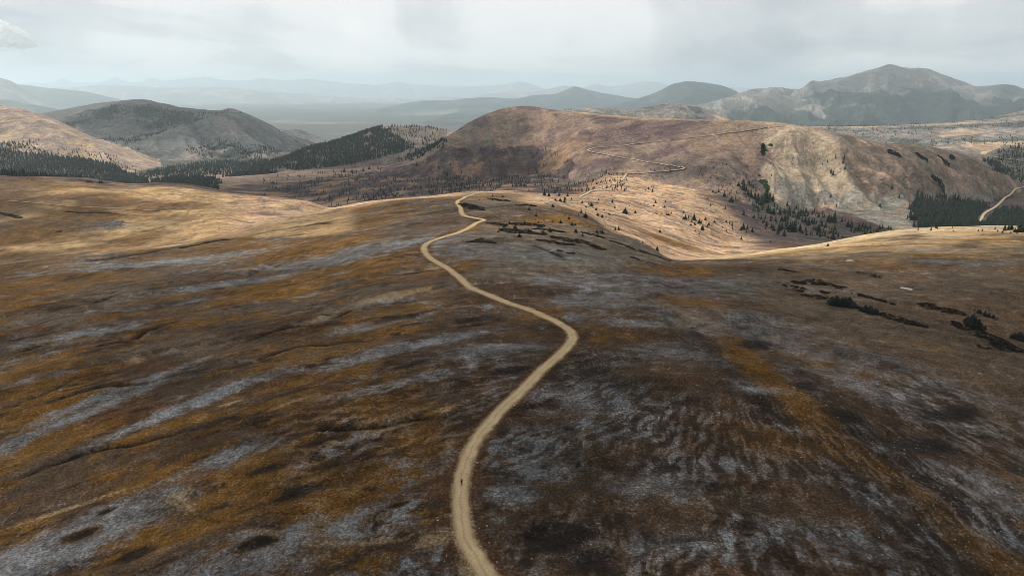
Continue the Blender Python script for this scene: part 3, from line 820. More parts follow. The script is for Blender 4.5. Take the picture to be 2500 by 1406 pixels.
# ---- hills
fall = fbm((AG - TILT * REL) * RG / 24, REL * 2.2 + RG / 4000, 4, 121)           # down-slope streaks on the faces towards us
for k in range(1, 11):
    m = GK == k
    if not m.any():
        continue
    x, y, rl, pz = XG[m], YG[m], REL[m], PXw[m]
    n1 = fbm(x / 95, y / 95, 4, 130 + k); n2 = fbm(x / 24, y / 24, 4, 140 + k); fs = fall[m]; sp_ = SPUR[m] - 0.55
    if k == 1:
        c = np.zeros((m.sum(), 3), np.float32) + hillc.astype(np.float32)
        c = lay(c, plum * 2.3, sm(n1 + 0.4 * fs, -0.05, 0.35) * 0.75 * (1 - sm(pz, 13, 17)))
        c = lay(c, np.array([0.22, 0.155, 0.10]), sm(fbm(x / 60, y / 120, 4, 150) + 0.2 * n2, 0.15, 0.4) * 0.6 * (1 - sm(pz, 16, 20)))
        c = lay(c, np.array([0.095, 0.098, 0.082]), sm(-pz + 1.5 + 2 * n1, 0, 2.5) * sm(fs, -0.3, 0.3) * sm(rl, 0.05, 0.3) * 0.65)
        c = lay(c, straw * 0.85, sm(0.10 - rl, 0, 0.07) * sm(pz, 3, 7) * 0.55)
        lo = sm(rl, 0.72, 0.98) * (1 - sm(pz, 14, 17))
        c = lay(c, np.array([0.20, 0.155, 0.115]), lo * 0.3)
        pq = pz - 5.0 * rl
        sc = sm(pz + 1.2 * n1 - 0.8 * rl, 19.0, 21.0) * (1 - sm(pq + 2.2 * n1, 22.2, 25.6)) * sm(rl, 0.01, 0.12)
        c = lay(c, scree, sc * 0.9)
        c = lay(c, sage * 1.1, sc * sm(fs + 0.3 * n2, 0.05, 0.4) * 0.75)
        c = lay(c, np.array([0.20, 0.15, 0.12]), sc * sm(-fs + 0.4 * n2, 0.25, 0.5) * 0.6)
        c = lay(c, scree * 1.12, sc * sm(fs + 0.5 * n2, 0.25, 0.45) * 0.7)
        c = lay(c, np.array([0.14, 0.10, 0.085]), sc * sm(-fs + 0.6 * n2 - 0.2, 0.30, 0.45) * 0.7)
        fl = sm(pq + 1.5 * n1, 22.6, 24.6)
        c = lay(c, np.array([0.15, 0.112, 0.09]), fl * 0.85)
        c = lay(c, np.array([0.30, 0.215, 0.155]), fl * sm(fs, 0.1, 0.4) * 0.7)
        c = lay(c, sage * 0.7, fl * sm(-fs + 0.4 * n2, 0.0, 0.3) * 0.6)
        c = lay(c, conif * 1.8, fl * sm(-fs + 0.7 * n1, 0.30, 0.5) * sm(rl, 0.05, 0.2) * 0.75)
        ft = sm(rl, 0.80, 0.95) * sm(pz, 17, 19)
        c = lay(c, np.array([0.17, 0.165, 0.145]), ft * 0.85)
    elif k == 2:
        c = np.zeros((m.sum(), 3), np.float32) + np.array([0.17, 0.145, 0.125], np.float32)
        c = lay(c, stone, sm(n2, 0.15, 0.4) * 0.6)
        c = lay(c, moor, sm(rl, 0.6, 0.9) * 0.6)
    elif k == 3:
        c = np.zeros((m.sum(), 3), np.float32) + pink.astype(np.float32)
        c = lay(c, straw * 0.95, sm(n1 + fs * 0.3, 0.0, 0.4) * 0.8)
        c = lay(c, np.array([0.19, 0.15, 0.14]), sm(-n1 + 0.5 * fs, 0.1, 0.45) * 0.6)
    elif k == 4:
        big = fbm(x / 420, y / 420, 4, 161)
        c = np.zeros((m.sum(), 3), np.float32) + np.array([0.135, 0.135, 0.125], np.float32)
        c = lay(c, np.array([0.26, 0.21, 0.175]), sm(fbm(x / 160, y / 420, 4, 162) + 0.3 * rl - 0.2, 0.0, 0.4) * 0.75)
        c = lay(c, stone * 1.25, sm(n2 + 0.4 * sp_, 0.1, 0.35) * sm(pz, -24, -17) * 0.6)
        c = lay(c, stone, sm(pz, -17, -13) * sm(fbm(x / 90, y / 330, 4, 163), 0.0, 0.3) * 0.8)
        c = lay(c, stone * 0.95, sm(sp_ + 0.3 * n1, 0.1, 0.35) * sm(pz, -28, -18) * 0.6)
        c = lay(c, conif * 1.3, sm(big + 0.25 * n1 + 0.25 * rl - 0.5 * sp_, 0.20, 0.40) * sm(rl, 0.08, 0.25) * 0.85)
    elif k == 5:
        c = np.zeros((m.sum(), 3), np.float32) + np.array([0.09, 0.085, 0.075], np.float32)
    elif k == 6:
        b = fbm(x / 330, y / 240, 5, 165)
        c = np.zeros((m.sum(), 3), np.float32) + np.array([0.17, 0.15, 0.135], np.float32)
        c = lay(c, stone * 1.1, sm(n1 + n2 * 0.5, 0.05, 0.4) * 0.7)
        c = lay(c, np.array([0.40, 0.29, 0.19]), sm(b, 0.22, 0.4) * 0.85)
        c = lay(c, conif * 1.4, sm(-b + 0.5 * n1, 0.10, 0.28) * 0.85)
    elif k == 7:
        b = fbm(x / 900, y / 900, 5, 167)
        c = np.zeros((m.sum(), 3), np.float32) + np.array([0.15, 0.148, 0.14], np.float32)
        c = lay(c, np.array([0.27, 0.25, 0.225]), sm(fbm(x / 260, y / 700, 5, 168), 0.05, 0.4) * 0.7)
        c = lay(c, np.array([0.24, 0.19, 0.15]), sm(0.5 - rl, 0.1, 0.4) * sm(b, 0.0, 0.3) * 0.5)
        c = lay(c, np.array([0.48, 0.45, 0.41]), sm(sp_ + 0.35 * fs, 0.10, 0.34) * (1 - sm(rl, 0.5, 0.9)) * 0.75)
        c = lay(c, np.array([0.07, 0.07, 0.066]), sm(-sp_ + 0.25 * fs, 0.05, 0.35) * 0.65)
        c = lay(c, conif * 1.2, sm(rl + 0.40 * b - 0.35 * sp_ + 0.12 * n1, 0.50, 0.58) * 0.93)
    elif k == 9:
        c = np.zeros((m.sum(), 3), np.float32) + np.array([0.19, 0.185, 0.18], np.float32)
        c = lay(c, np.array([0.38, 0.35, 0.32]), sm(fbm(x / 900, y / 1600, 4, 169), 0.08, 0.35) * 0.8)
    else:
        c = np.zeros((m.sum(), 3), np.float32) + np.array([0.046, 0.055, 0.050], np.float32)
        c = lay(c, np.array([0.15, 0.145, 0.13]), sm(fbm(x / 700, y / 900, 4, 170), 0.15, 0.4) * 0.5)
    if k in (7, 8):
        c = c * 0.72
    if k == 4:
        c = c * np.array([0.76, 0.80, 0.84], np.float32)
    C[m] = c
# shrubby apron at the hill's left foot, heath under the switchbacks, talus under the scree
apron = region([(1085, 355), (1150, 375), (1230, 362), (1300, 352), (1370, 372), (1400, 395), (1380, 440), (1330, 468), (1230, 470), (1100, 475), (900, 490), (800, 470), (900, 420), (1000, 400), (1060, 380)], 900, 30, 611)
nap = fbm(XG / 38, YG / 90, 4, 613) + 0.5 * fbm(XG / 16, YG / 22, 3, 615)
C = lay(C, np.array([0.062, 0.045, 0.042]), apron * 0.8)
C = lay(C, plum * 1.1, apron * sm(nap, 0.0, 0.25) * 0.8)
C = lay(C, np.array([0.19, 0.12, 0.075]), apron * sm(-nap, 0.12, 0.35) * 0.75)
heath = region([(1560, 395), (1650, 388), (1750, 385), (1850, 392), (1870, 430), (1880, 470), (1830, 470), (1740, 450), (1680, 435), (1600, 425)], 900, 22, 621)
C = lay(C, np.array([0.095, 0.075, 0.070]), heath * (0.45 + 0.5 * sm(nap, -0.1, 0.3)))
talus = region([(1885, 468), (1930, 492), (2000, 506), (2080, 524), (2150, 552), (2230, 566), (2236, 500), (2200, 478), (2140, 470), (2080, 470), (2000, 455), (1930, 440), (1890, 430)], 900, 16, 631)
C = lay(C, np.array([0.165, 0.162, 0.142]), talus * 0.85)
C = lay(C, np.array([0.25, 0.235, 0.205]), talus * sm(fbm(XG / 9, YG / 9, 4, 633), 0.05, 0.4) * 0.7)
C = lay(C, np.array([0.26, 0.175, 0.115]), talus * sm(fbm(XG / 34, YG / 34, 3, 635), 0.18, 0.35) * 0.8)
pale_m = region([(2340, 356), (2420, 347), (2520, 342), (2520, 352), (2440, 358), (2500, 362), (2500, 372), (2400, 366)], 1800, 30, 641)
C = lay(C, np.array([0.46, 0.33, 0.21]), pale_m * 0.85)
# moor creeps up the toe of the brown hill; green willow tongues on the scree edge
C = lay(C, np.array([0.115, 0.09, 0.08]), blob(1420, 445, 55, 70, seed=6, rough=0.7) * 0.75)
C = lay(C, plum * 1.6, blob(1270, 420, 90, 60, seed=7, rough=0.8) * 0.6)
C = lay(C, np.array([0.29, 0.185, 0.105]), blob(1390, 362, 60, 70, seed=17, rough=0.8) * 0.7)
C = lay(C, np.array([0.10, 0.08, 0.075]), blob(1670, 420, 55, 25, seed=27, rough=0.8) * 0.7)
C = lay(C, plum * 2.2, blob(1560, 330, 160, 90, seed=37, rough=0.8) * 0.6)
C = np.clip(C, 0.005, 0.7)
GREY = GREY * (1 - basin * 0.75) * (1 - np.clip(mead, 0, 1) * 0.9) * (1 - np.clip(should, 0, 1)) * (1 - rise * 0.6) * (1 - sm(RG, 720, 820)) * (ID == 0)
FORESTW = np.zeros((NA, NR), np.float32)
# ------------------------------------------------------------------ woods: plan polygons surveyed on the ground
# label, polygon (pixel x, pixel y [, extra metres beyond]), spacing m, tree height range, gap noise, rmin
WOODS = [
    ("smaller spruces filling the stand at the foot of the scree",
     [(1830, 440), (1880, 485), (1960, 515), (2060, 538), (2170, 564), (2100, 585), (2000, 590), (1930, 580), (1880, 550), (1840, 520), (1810, 480)], 11, (4, 10), 0.02, 800),
    ("dark woods on the valley floor under the grey left mountain",
     [(345, 432), (420, 440), (500, 436), (560, 424), (620, 412), (660, 398), (640, 388), (560, 392), (480, 398), (420, 408), (370, 420)], 13, (9, 15), -0.15, 2150),
    ("dense conifer forest on the left side of the wooded knoll",
     [(560, 432), (620, 428), (700, 415), (780, 411), (850, 402), (905, 392), (960, 378), (1010, 362), (1000, 345), (960, 330), (930, 316, 60), (880, 326, 70), (830, 346, 90), (760, 364, 110), (700, 387, 120), (620, 417, 140), (560, 436, 120)], 7.5, (9, 15), -0.34, 1500),
    ("open conifer wood over the top of the wooded knoll",
     [(1000, 362), (1030, 348), (1085, 350), (1090, 325, 80), (1020, 313, 80), (950, 313, 60), (945, 335)], 12, (6, 11), 0.0, 1500),
    ("dark clump of conifers where the knoll meets the brown hill",
     [(990, 395), (1030, 385), (1080, 380), (1090, 362), (1060, 352), (1020, 362), (985, 378)], 11, (8, 14), -0.1, 1300),
    ("dark conifer forest filling the valley behind the left golden rise",
     [(-250, 440), (0, 441), (130, 446), (250, 452), (330, 462), (365, 450), (345, 437), (300, 415), (240, 398), (190, 388), (130, 380), (60, 372), (0, 365), (-250, 350)], 8.0, (10, 16), -0.55, 1250),
    ("strip of conifers along the foot of the tan hillside",
     [(0, 362), (60, 366), (120, 372), (150, 380), (110, 365), (50, 352), (0, 347), (-150, 340), (-150, 360)], 9, (8, 13), -0.3, 1500),
    ("band of dark conifers at the mouth of the left valley",
     [(330, 463), (430, 463), (500, 468), (540, 455), (520, 440), (470, 432), (420, 436), (370, 446)], 7.5, (10, 16), -0.7, 1250),
    ("dark spruce wood in the hollow at the right",
     [(2232, 545), (2260, 572), (2330, 590), (2392, 575), (2385, 545), (2400, 525), (2412, 508), (2380, 492), (2330, 490), (2280, 482), (2240, 478), (2226, 505)], 6.2, (11, 17), -0.8, 900),
    ("dark spruce wood right of the valley road",
     [(2402, 575), (2402, 545), (2420, 526), (2460, 512), (2520, 520), (2640, 540), (2640, 590), (2500, 585)], 6.5, (10, 16), -0.8, 900),
    ("conifers scattered over the knoll at the right edge",
     [(2400, 395), (2430, 376), (2470, 366, 40), (2560, 368, 40), (2700, 376, 40), (2700, 440), (2500, 448), (2460, 430), (2420, 415)], 10, (8, 14), -0.2, 1500),
]
woods_pts = []
for lab, poly, sp, hr, gap, rmin in WOODS:
    W = []
    for p in poly:
        q = hit(p[0], p[1], rmin=rmin)
        if q is None:
            q = hit(p[0], p[1] + 12, rmin=rmin)
        e = p[2] if len(p) > 2 else 0
        n = np.hypot(q[0], q[1])
        W.append((q[0] * (n + e) / n, q[1] * (n + e) / n))
    W = np.array(W)
    x0, y0 = W.min(0); x1, y1 = W.max(0)
    gx, gy = np.meshgrid(np.arange(x0, x1, sp), np.arange(y0, y1, sp))
    gx = gx.ravel() + rng.uniform(-.48, .48, gx.size) * sp
    gy = gy.ravel() + rng.uniform(-.48, .48, gy.size) * sp
    edge = fbm(gx / 55, gy / 55, 4, 401) * 42
    m = inside(W, gx + edge, gy + edge * 0.7) & (fbm(gx / 60, gy / 60, 3, 402) > gap)
    # the valley roads stay open
    for L in road_lines[2:4]:
        d = np.min(np.hypot(gx[:, None] - L[None, ::3, 0], gy[:, None] - L[None, ::3, 1]), axis=1)
        m &= d > 8.5
    gx, gy = gx[m], gy[m]
    woods_pts.append((lab, gx, gy, hr[0] * 0.6 + (hr[1] - hr[0] * 0.6) * rng.beta(2.2, 1.8, gx.size)))
    mm = (RG > 900) & (RG < 3600)
    ins = np.zeros((NA, NR), np.float32)
    sub = inside(W, XG[mm], YG[mm])
    ins[mm] = sub
    dens = 0.75 if sp < 9 else 0.35
    C = lay(C, np.array([0.055, 0.05, 0.042]), ins * dens)

# thin scatter of far trees: positions from the same patch noise that greens the slopes
def scatter(lab, n, azr, rrange, keep, hr):
    a = np.radians(rng.uniform(azr[0], azr[1], n)); r = np.exp(rng.uniform(math.log(rrange[0]), math.log(rrange[1]), n))
    x, y = np.sin(a) * r, np.cos(a) * r
    m = keep(x, y)
    woods_pts.append((lab, x[m], y[m], rng.uniform(hr[0], hr[1], m.sum())))


def gk_is(*ks):
    return lambda x, y: np.isin(field(GK, x, y), ks)


scatter("thin far trees dotting the tan left hillside", 2600, (-40, -22), (1900, 2800),
        lambda x, y: gk_is(3)(x, y) & (fbm(x / 90, y / 90, 3, 411) + 0.9 * field(REL, x, y) > 0.40) & (rng.random(x.size) < 0.7), (5, 11))
scatter("far conifers speckling the grey left mountain", 9000, (-38, -14), (2700, 4600),
        lambda x, y: gk_is(4)(x, y) & (fbm(x / 420, y / 420, 4, 161) + 0.25 * fbm(x / 95, y / 95, 4, 134) + 0.25 * field(REL, x, y) > 0.12), (8, 14))
scatter("far trees dotting the rocky slopes behind the brown hill", 9000, (2, 44), (1900, 5000),
        lambda x, y: gk_is(6)(x, y) & (-fbm(x / 330, y / 240, 5, 165) + 0.5 * fbm(x / 95, y / 95, 4, 136) > -0.08), (7, 12))
scatter("small dark conifers and shrubs spread over the brown-plum moor", 2600, (-20, 1), (1150, 2000),
        lambda x, y: (field(GK, x, y) == 0) & (fbm(x / 90, y / 60, 5, 111) + 0.3 * fbm(x / 30, y / 30, 2, 421) > -0.02), (2, 8))
scatter("small conifers on the shrubby toe of the brown hill", 520, (2.5, 9.5), (1020, 1330),
        lambda x, y: (fbm(x / 50, y / 50, 3, 423) > -0.08), (2, 6))
scatter("small dark conifers dotted over the shrubby apron of the brown hill", 1300, (-7, 6), (1150, 1750),
        lambda x, y: (field(apron, x, y) > 0.5) & (fbm(x / 38, y / 90, 4, 613) > -0.1), (2, 7))
scatter("small conifers on the heath right of the switchbacks", 500, (11, 19.5), (1030, 1300),
        lambda x, y: (field(heath, x, y) > 0.5), (1.5, 5))
scatter("small saplings sprinkled over the sunny meadow", 500, (4, 19), (600, 1150),
        lambda x, y: (fbm(x / 26, y / 14, 4, 103) > 0.05) & (fbm(x / 60, y / 60, 2, 424) > -0.1), (0.8, 2.0))
scatter("thin lines of conifers down the right gullies of the brown hill", 900, (24, 34), (1080, 1420),
        lambda x, y: gk_is(1)(x, y) & (-fbm(np.arctan2(x, y) * np.hypot(x, y) / 26, np.hypot(x, y) / 170, 4, 121) + 0.7 * fbm(x / 95, y / 95, 4, 131) > 0.30), (5, 10))
scatter("conifers sprinkled among the scree edge shrubs", 260, (17, 21), (1050, 1350),
        lambda x, y: gk_is(1)(x, y) & (fbm(x / 40, y / 60, 2, 426) > 0.02), (2, 6))

# ------------------------------------------------------------------ materials
def mat(name):
    m = bpy.data.materials.new(name)
    m.use_nodes = True
    return m, NT(m.node_tree)


GREY_COL = (0.140, 0.145, 0.153)


def ground_material():
    m, g = mat("tundra_ground")
    out = g.n('ShaderNodeOutputMaterial')
    at = g.n('ShaderNodeVertexColor', layer_name="Col")
    geo = g.n('ShaderNodeNewGeometry')
    n1 = g.n('ShaderNodeTexNoise', {'Vector': (geo, 'Position'), 'Scale': 1.3, 'Detail': 5.0, 'Roughness': 0.75})
    n2 = g.n('ShaderNodeTexNoise', {'Vector': (geo, 'Position'), 'Scale': 0.17, 'Detail': 6.0, 'Roughness': 0.66})
    n4 = g.n('ShaderNodeTexNoise', {'Vector': (geo, 'Position'), 'Scale': 0.032, 'Detail': 6.0, 'Roughness': 0.64, 'Distortion': 0.4})
    n5 = g.n('ShaderNodeTexNoise', {'Vector': (geo, 'Position'), 'Scale': 0.0055, 'Detail': 6.0, 'Roughness': 0.64, 'Distortion': 0.4})
    a = g.ramp((n1, 0), [(0.33, 0.34), (0.5, 0.92), (0.67, 1.9)])
    b = g.ramp((n2, 0), [(0.32, 0.64), (0.5, 1.0), (0.68, 1.40)])
    e = g.ramp((n4, 0), [(0.32, 0.60), (0.5, 1.0), (0.68, 1.40)])
    e5 = g.ramp((n5, 0), [(0.32, 0.72), (0.5, 1.0), (0.68, 1.28)])
    ab = g.n('ShaderNodeMixRGB', {0: 1.0, 1: a, 2: b}, blend_type='MULTIPLY')
    ab = g.n('ShaderNodeMixRGB', {0: 1.0, 1: ab, 2: e}, blend_type='MULTIPLY')
    ab = g.n('ShaderNodeMixRGB', {0: 1.0, 1: ab, 2: e5}, blend_type='MULTIPLY')
    # grey lichen and frost-sorted gravel, broken up at its edges
    li = g.n('ShaderNodeAttribute', attribute_name="Lichen")
    l1 = g.n('ShaderNodeMath', {0: (n1, 0), 1: 0.9, 2: (li, 'Fac')}, operation='MULTIPLY_ADD')
    l2 = g.n('ShaderNodeMath', {0: (n2, 0), 1: 1.4, 2: l1}, operation='MULTIPLY_ADD')
    lf = g.ramp(g.n('ShaderNodeMath', {0: l2, 1: 0.4}, operation='MULTIPLY'), [(0.50, 0.0), (0.64, 0.30), (0.84, 0.95)])
    cg = g.n('ShaderNodeMixRGB', {0: lf, 1: at, 2: (GREY_COL[0], GREY_COL[1], GREY_COL[2], 1)})
    c = g.n('ShaderNodeMixRGB', {0: 1.0, 1: cg, 2: ab}, blend_type='MULTIPLY')
    # scattered straw-coloured tussocks
    n3 = g.n('ShaderNodeTexNoise', {'Vector': (geo, 'Position'), 'Scale': 2.6, 'Detail': 2.0})
    t3 = g.ramp((n3, 0), [(0.58, 0.0), (0.70, 1.0)])
    cw = g.n('ShaderNodeMixRGB', {0: 1.0, 1: c, 2: (1.6, 1.3, 0.95, 1)}, blend_type='MULTIPLY')
    c2 = g.n('ShaderNodeMixRGB', {0: t3, 1: c, 2: cw})
    h1 = g.n('ShaderNodeMath', {0: (n1, 0), 1: 0.45}, operation='MULTIPLY')
    h2 = g.n('ShaderNodeMath', {0: (n2, 0), 1: 1.1, 2: h1}, operation='MULTIPLY_ADD')
    h4 = g.n('ShaderNodeMath', {0: (n4, 0), 1: 7.0, 2: h2}, operation='MULTIPLY_ADD')
    h = g.n('ShaderNodeMath', {0: (n5, 0), 1: 42.0, 2: h4}, operation='MULTIPLY_ADD')
    bp = g.n('ShaderNodeBump', {'Height': h, 'Strength': 0.8, 'Distance': 1.0})
    bs = g.n('ShaderNodeBsdfPrincipled', {'Base Color': c2, 'Roughness': 0.95, 'Normal': bp, 'Specular IOR Level': 0.12})
    g.t.links.new(bs.outputs[0], out.inputs[0])
    return m


def simple(name, col, var=0.35, scale=3.0, rough=0.9, spec=0.15, obj_var=0.0, bump=0.0):
    m, g = mat(name)
    out = g.n('ShaderNodeOutputMaterial')
    geo = g.n('ShaderNodeNewGeometry')
    n1 = g.n('ShaderNodeTexNoise', {'Vector': (geo, 'Position'), 'Scale': scale, 'Detail': 4.0, 'Roughness': 0.65})
    a = g.ramp((n1, 0), [(0.3, 1 - var), (0.7, 1 + var)])
    c = g.n('ShaderNodeMixRGB', {0: 1.0, 1: (*col, 1), 2: a}, blend_type='MULTIPLY')
    if obj_var:
        oi = g.n('ShaderNodeObjectInfo')
        r = g.ramp((oi, 'Random'), [(0.0, (1 - obj_var, 1 - obj_var, 1 - obj_var)), (1.0, (1 + obj_var, 1 + obj_var * 1.1, 1 + obj_var * 0.5))])
        c = g.n('ShaderNodeMixRGB', {0: 1.0, 1: c, 2: r}, blend_type='MULTIPLY')
    ins = {'Base Color': c, 'Roughness': rough, 'Specular IOR Level': spec}
    if bump:
        ins['Normal'] = g.n('ShaderNodeBump', {'Height': (n1, 0), 'Strength': bump, 'Distance': 0.2})
    bs = g.n('ShaderNodeBsdfPrincipled', ins)
    g.t.links.new(bs.outputs[0], out.inputs[0])
    return m


def road_material(name, gain):
    m, g = mat(name)
    out = g.n('ShaderNodeOutputMaterial')
    uv = g.n('ShaderNodeUVMap', uv_map="UVMap")
    sp_ = g.n('ShaderNodeSeparateXYZ', {0: uv})
    geo = g.n('ShaderNodeNewGeometry')
    n1 = g.n('ShaderNodeTexNoise', {'Vector': (geo, 'Position'), 'Scale': 2.2, 'Detail': 6.0, 'Roughness': 0.7})
    n2 = g.n('ShaderNodeTexNoise', {'Vector': (geo, 'Position'), 'Scale': 0.22, 'Detail': 3.0})
    wob_ = g.n('ShaderNodeMath', {0: (n2, 0), 1: 0.45, 2: -0.225}, operation='MULTIPLY_ADD')
    u = g.n('ShaderNodeMath', {0: (sp_, 0), 1: wob_}, operation='ADD')
    # across the road: verge, wheel rut, crown, wheel rut, verge
    base = g.ramp(u, [(0.0, (0.22, 0.155, 0.085)), (0.18, (0.37, 0.275, 0.155)), (0.38, (0.42, 0.315, 0.185)), (0.50, (0.315, 0.23, 0.13)), (0.62, (0.42, 0.315, 0.185)), (0.82, (0.37, 0.275, 0.155)), (1.0, (0.22, 0.155, 0.085))])
    a = g.ramp((n1, 0), [(0.3, 0.68), (0.7, 1.25)])
    c = g.n('ShaderNodeMixRGB', {0: 1.0, 1: base, 2: a}, blend_type='MULTIPLY')
    b = g.ramp((n2, 0), [(0.3, 0.88), (0.7, 1.1)])
    c = g.n('ShaderNodeMixRGB', {0: 1.0, 1: c, 2: b}, blend_type='MULTIPLY')
    c = g.n('ShaderNodeMixRGB', {0: 1.0, 1: c, 2: gain}, blend_type='MULTIPLY')
    bp = g.n('ShaderNodeBump', {'Height': (n1, 0), 'Strength': 0.4, 'Distance': 0.06})
    bs = g.n('ShaderNodeBsdfPrincipled', {'Base Color': c, 'Roughness': 0.95, 'Normal': bp, 'Specular IOR Level': 0.1})
    g.t.links.new(bs.outputs[0], out.inputs[0])
    return m


M_GROUND = ground_material()
M_ROAD = road_material("packed_gravel", (1, 1, 1, 1))
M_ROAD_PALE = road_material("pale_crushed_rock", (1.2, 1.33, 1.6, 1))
M_NEEDLE = simple("spruce_needles", (0.012, 0.020, 0.013), 0.5, 1.5, obj_var=0.4)
M_WOOD = simple("forest_needles", (0.013, 0.020, 0.015), 0.8, 0.09)
M_BARK = simple("spruce_bark", (0.075, 0.058, 0.045), 0.3, 4)
M_WILLOW = simple("bare_willow_twigs", (0.026, 0.019, 0.015), 0.8, 0.6)
M_FIRMAT = simple("krummholz_needles", (0.012, 0.016, 0.012), 0.5, 1.5)
M_GREEN = simple("green_willow_leaves", (0.035, 0.085, 0.028), 0.4, 0.6)
M_STONE = simple("pale_stone", (0.36, 0.34, 0.32), 0.35, 1.5, bump=0.5)
M_PEBBLE = simple("lichened_stone", (0.26, 0.25, 0.235), 0.4, 1.5, bump=0.5)
M_ROCK = simple("grey_rock", (0.17, 0.165, 0.16), 0.4, 1.2, bump=0.5)


def new_mesh(name, verts, faces, material, smooth=False):
    me = bpy.data.meshes.new(name)
    verts = np.asarray(verts, np.float32)
    me.vertices.add(len(verts))
    me.vertices.foreach_set('co', verts.ravel())
    faces = np.asarray(faces, np.int32)
    nf, k = faces.shape
    me.loops.add(nf * k)
    me.loops.foreach_set('vertex_index', faces.ravel())
    me.polygons.add(nf)
    me.polygons.foreach_set('loop_start', np.arange(0, nf * k, k, dtype=np.int32))
    me.polygons.foreach_set('loop_total', np.full(nf, k, np.int32))
    if smooth:
        me.polygons.foreach_set('use_smooth', np.ones(nf, bool))
    me.update(calc_edges=True)
    me.materials.append(material)
    return me


def link(name, me, label=None, cat=None, group=None, kind=None, parent=None):
    o = bpy.data.objects.new(name, me)
    COL.objects.link(o)
    if label: o['label'] = label
    if cat: o['category'] = cat
    if group: o['group'] = group
    if kind: o['kind'] = kind
    if parent: o.parent = parent
    return o


# ------------------------------------------------------------------ the ground, cut where the hills rise out of it
VI = np.arange(NA * NR).reshape(NA, NR)
V = np.column_stack([XG.ravel(), YG.ravel(), H.ravel()]).astype(np.float32)
nxt = np.roll(VI, -1, axis=0)
Q = np.stack([VI[:, :-1], VI[:, 1:], nxt[:, 1:], nxt[:, :-1]], axis=-1).reshape(-1, 4)
QID = ID[:, :-1].reshape(-1)
CF = np.column_stack([C.reshape(-1, 3), np.ones(NA * NR)]).astype(np.float32)
names = [("ground", "brown tundra ridge and basins in the foreground, streaked ochre and grey")] + [(h[0], h[1]) for h in HILLS]
for hi, (nm, lab) in enumerate(names):
    q = Q[QID == hi]
    if len(q) == 0:
        continue
    used, inv = np.unique(q, return_inverse=True)
    me = new_mesh(nm, V[used], inv.reshape(-1, 4)[:, ::-1], M_GROUND, True)
    ca = me.color_attributes.new("Col", 'FLOAT_COLOR', 'POINT')
    ca.data.foreach_set('color', CF[used].ravel())
    ga = me.attributes.new("Lichen", 'FLOAT', 'POINT')
    ga.data.foreach_set('value', GREY.reshape(-1)[used].astype(np.float32))
    link(nm, me, lab, {"ground": "ground", "hill": "hill"}.get(nm, "mountain"), kind='structure')

# ------------------------------------------------------------------ roads
for (rn, rl, P, wd, stp, pad), L0 in zip(ROADS, road_lines):
    L = spline(L0, stp)
    tg = np.gradient(L, axis=0)
    tg /= np.linalg.norm(tg, axis=1)[:, None] + 1e-9
    nrm = np.column_stack([-tg[:, 1], tg[:, 0]])
    nc = 9
    s = np.arange(len(L)) * stp
    wl = wd * 0.5 * (1 + 0.10 * fbm(s / 9, s * 0, 3, 501)) + 0.22 * fbm(s / 2.4, s * 0, 3, 503)
    wr = wd * 0.5 * (1 + 0.10 * fbm(s / 9, s * 0 + 7, 3, 502)) + 0.22 * fbm(s / 2.4, s * 0 + 4, 3, 504)
    rows = []
    for c in range(nc):
        f = c / (nc - 1)
        off = -wl + (wl + wr) * f
        rows.append(L + nrm * off[:, None])
    G3 = np.stack(rows, axis=1)
    zz = height(G3[..., 0], G3[..., 1])
    dist_ = np.hypot(L[:, 0], L[:, 1])
    lift = (0.07 + np.clip((dist_ - 350) / 1000, 0, 2) * (0.75 if dist_.min() < 800 else 1.1))[:, None]
    prof = np.array([-0.05, 0.0, -0.03, -0.05, 0.02, -0.05, -0.03, 0.0, -0.05])[None, :] * 0.8
    zc = np.maximum(zz, zz.mean(axis=1, keepdims=True))
    if dist_.min() > 800:
        zs = zc.max(axis=1)
        kq = 6
        zs = np.maximum(zs, np.convolve(np.pad(zs, kq, mode='edge'), np.ones(2 * kq + 1) / (2 * kq + 1), 'valid'))
        zc = np.repeat(zs[:, None], nc, axis=1)
    zc = zc + lift + prof
    vv = np.dstack([G3, zc]).reshape(-1, 3)
    n = len(L)
    idx = np.arange(n * nc).reshape(n, nc)
    fc = np.stack([idx[:-1, :-1], idx[:-1, 1:], idx[1:, 1:], idx[1:, :-1]], -1).reshape(-1, 4)[:, ::-1]
    me = new_mesh(rn, vv, fc, M_ROAD_PALE if 'switchback' in rl or 'forest' in rl or 'knoll' in rl else M_ROAD, True)
    uvl = me.uv_layers.new(name="UVMap")
    li = np.zeros(len(me.loops), np.int32)
    me.loops.foreach_get('vertex_index', li)
    uvs = np.column_stack([(li % nc) / (nc - 1), (li // nc) * stp / 4.0]).astype(np.float32)
    uvl.data.foreach_set('uv', uvs.ravel())
    link(rn, me, rl, 'road', kind='structure')

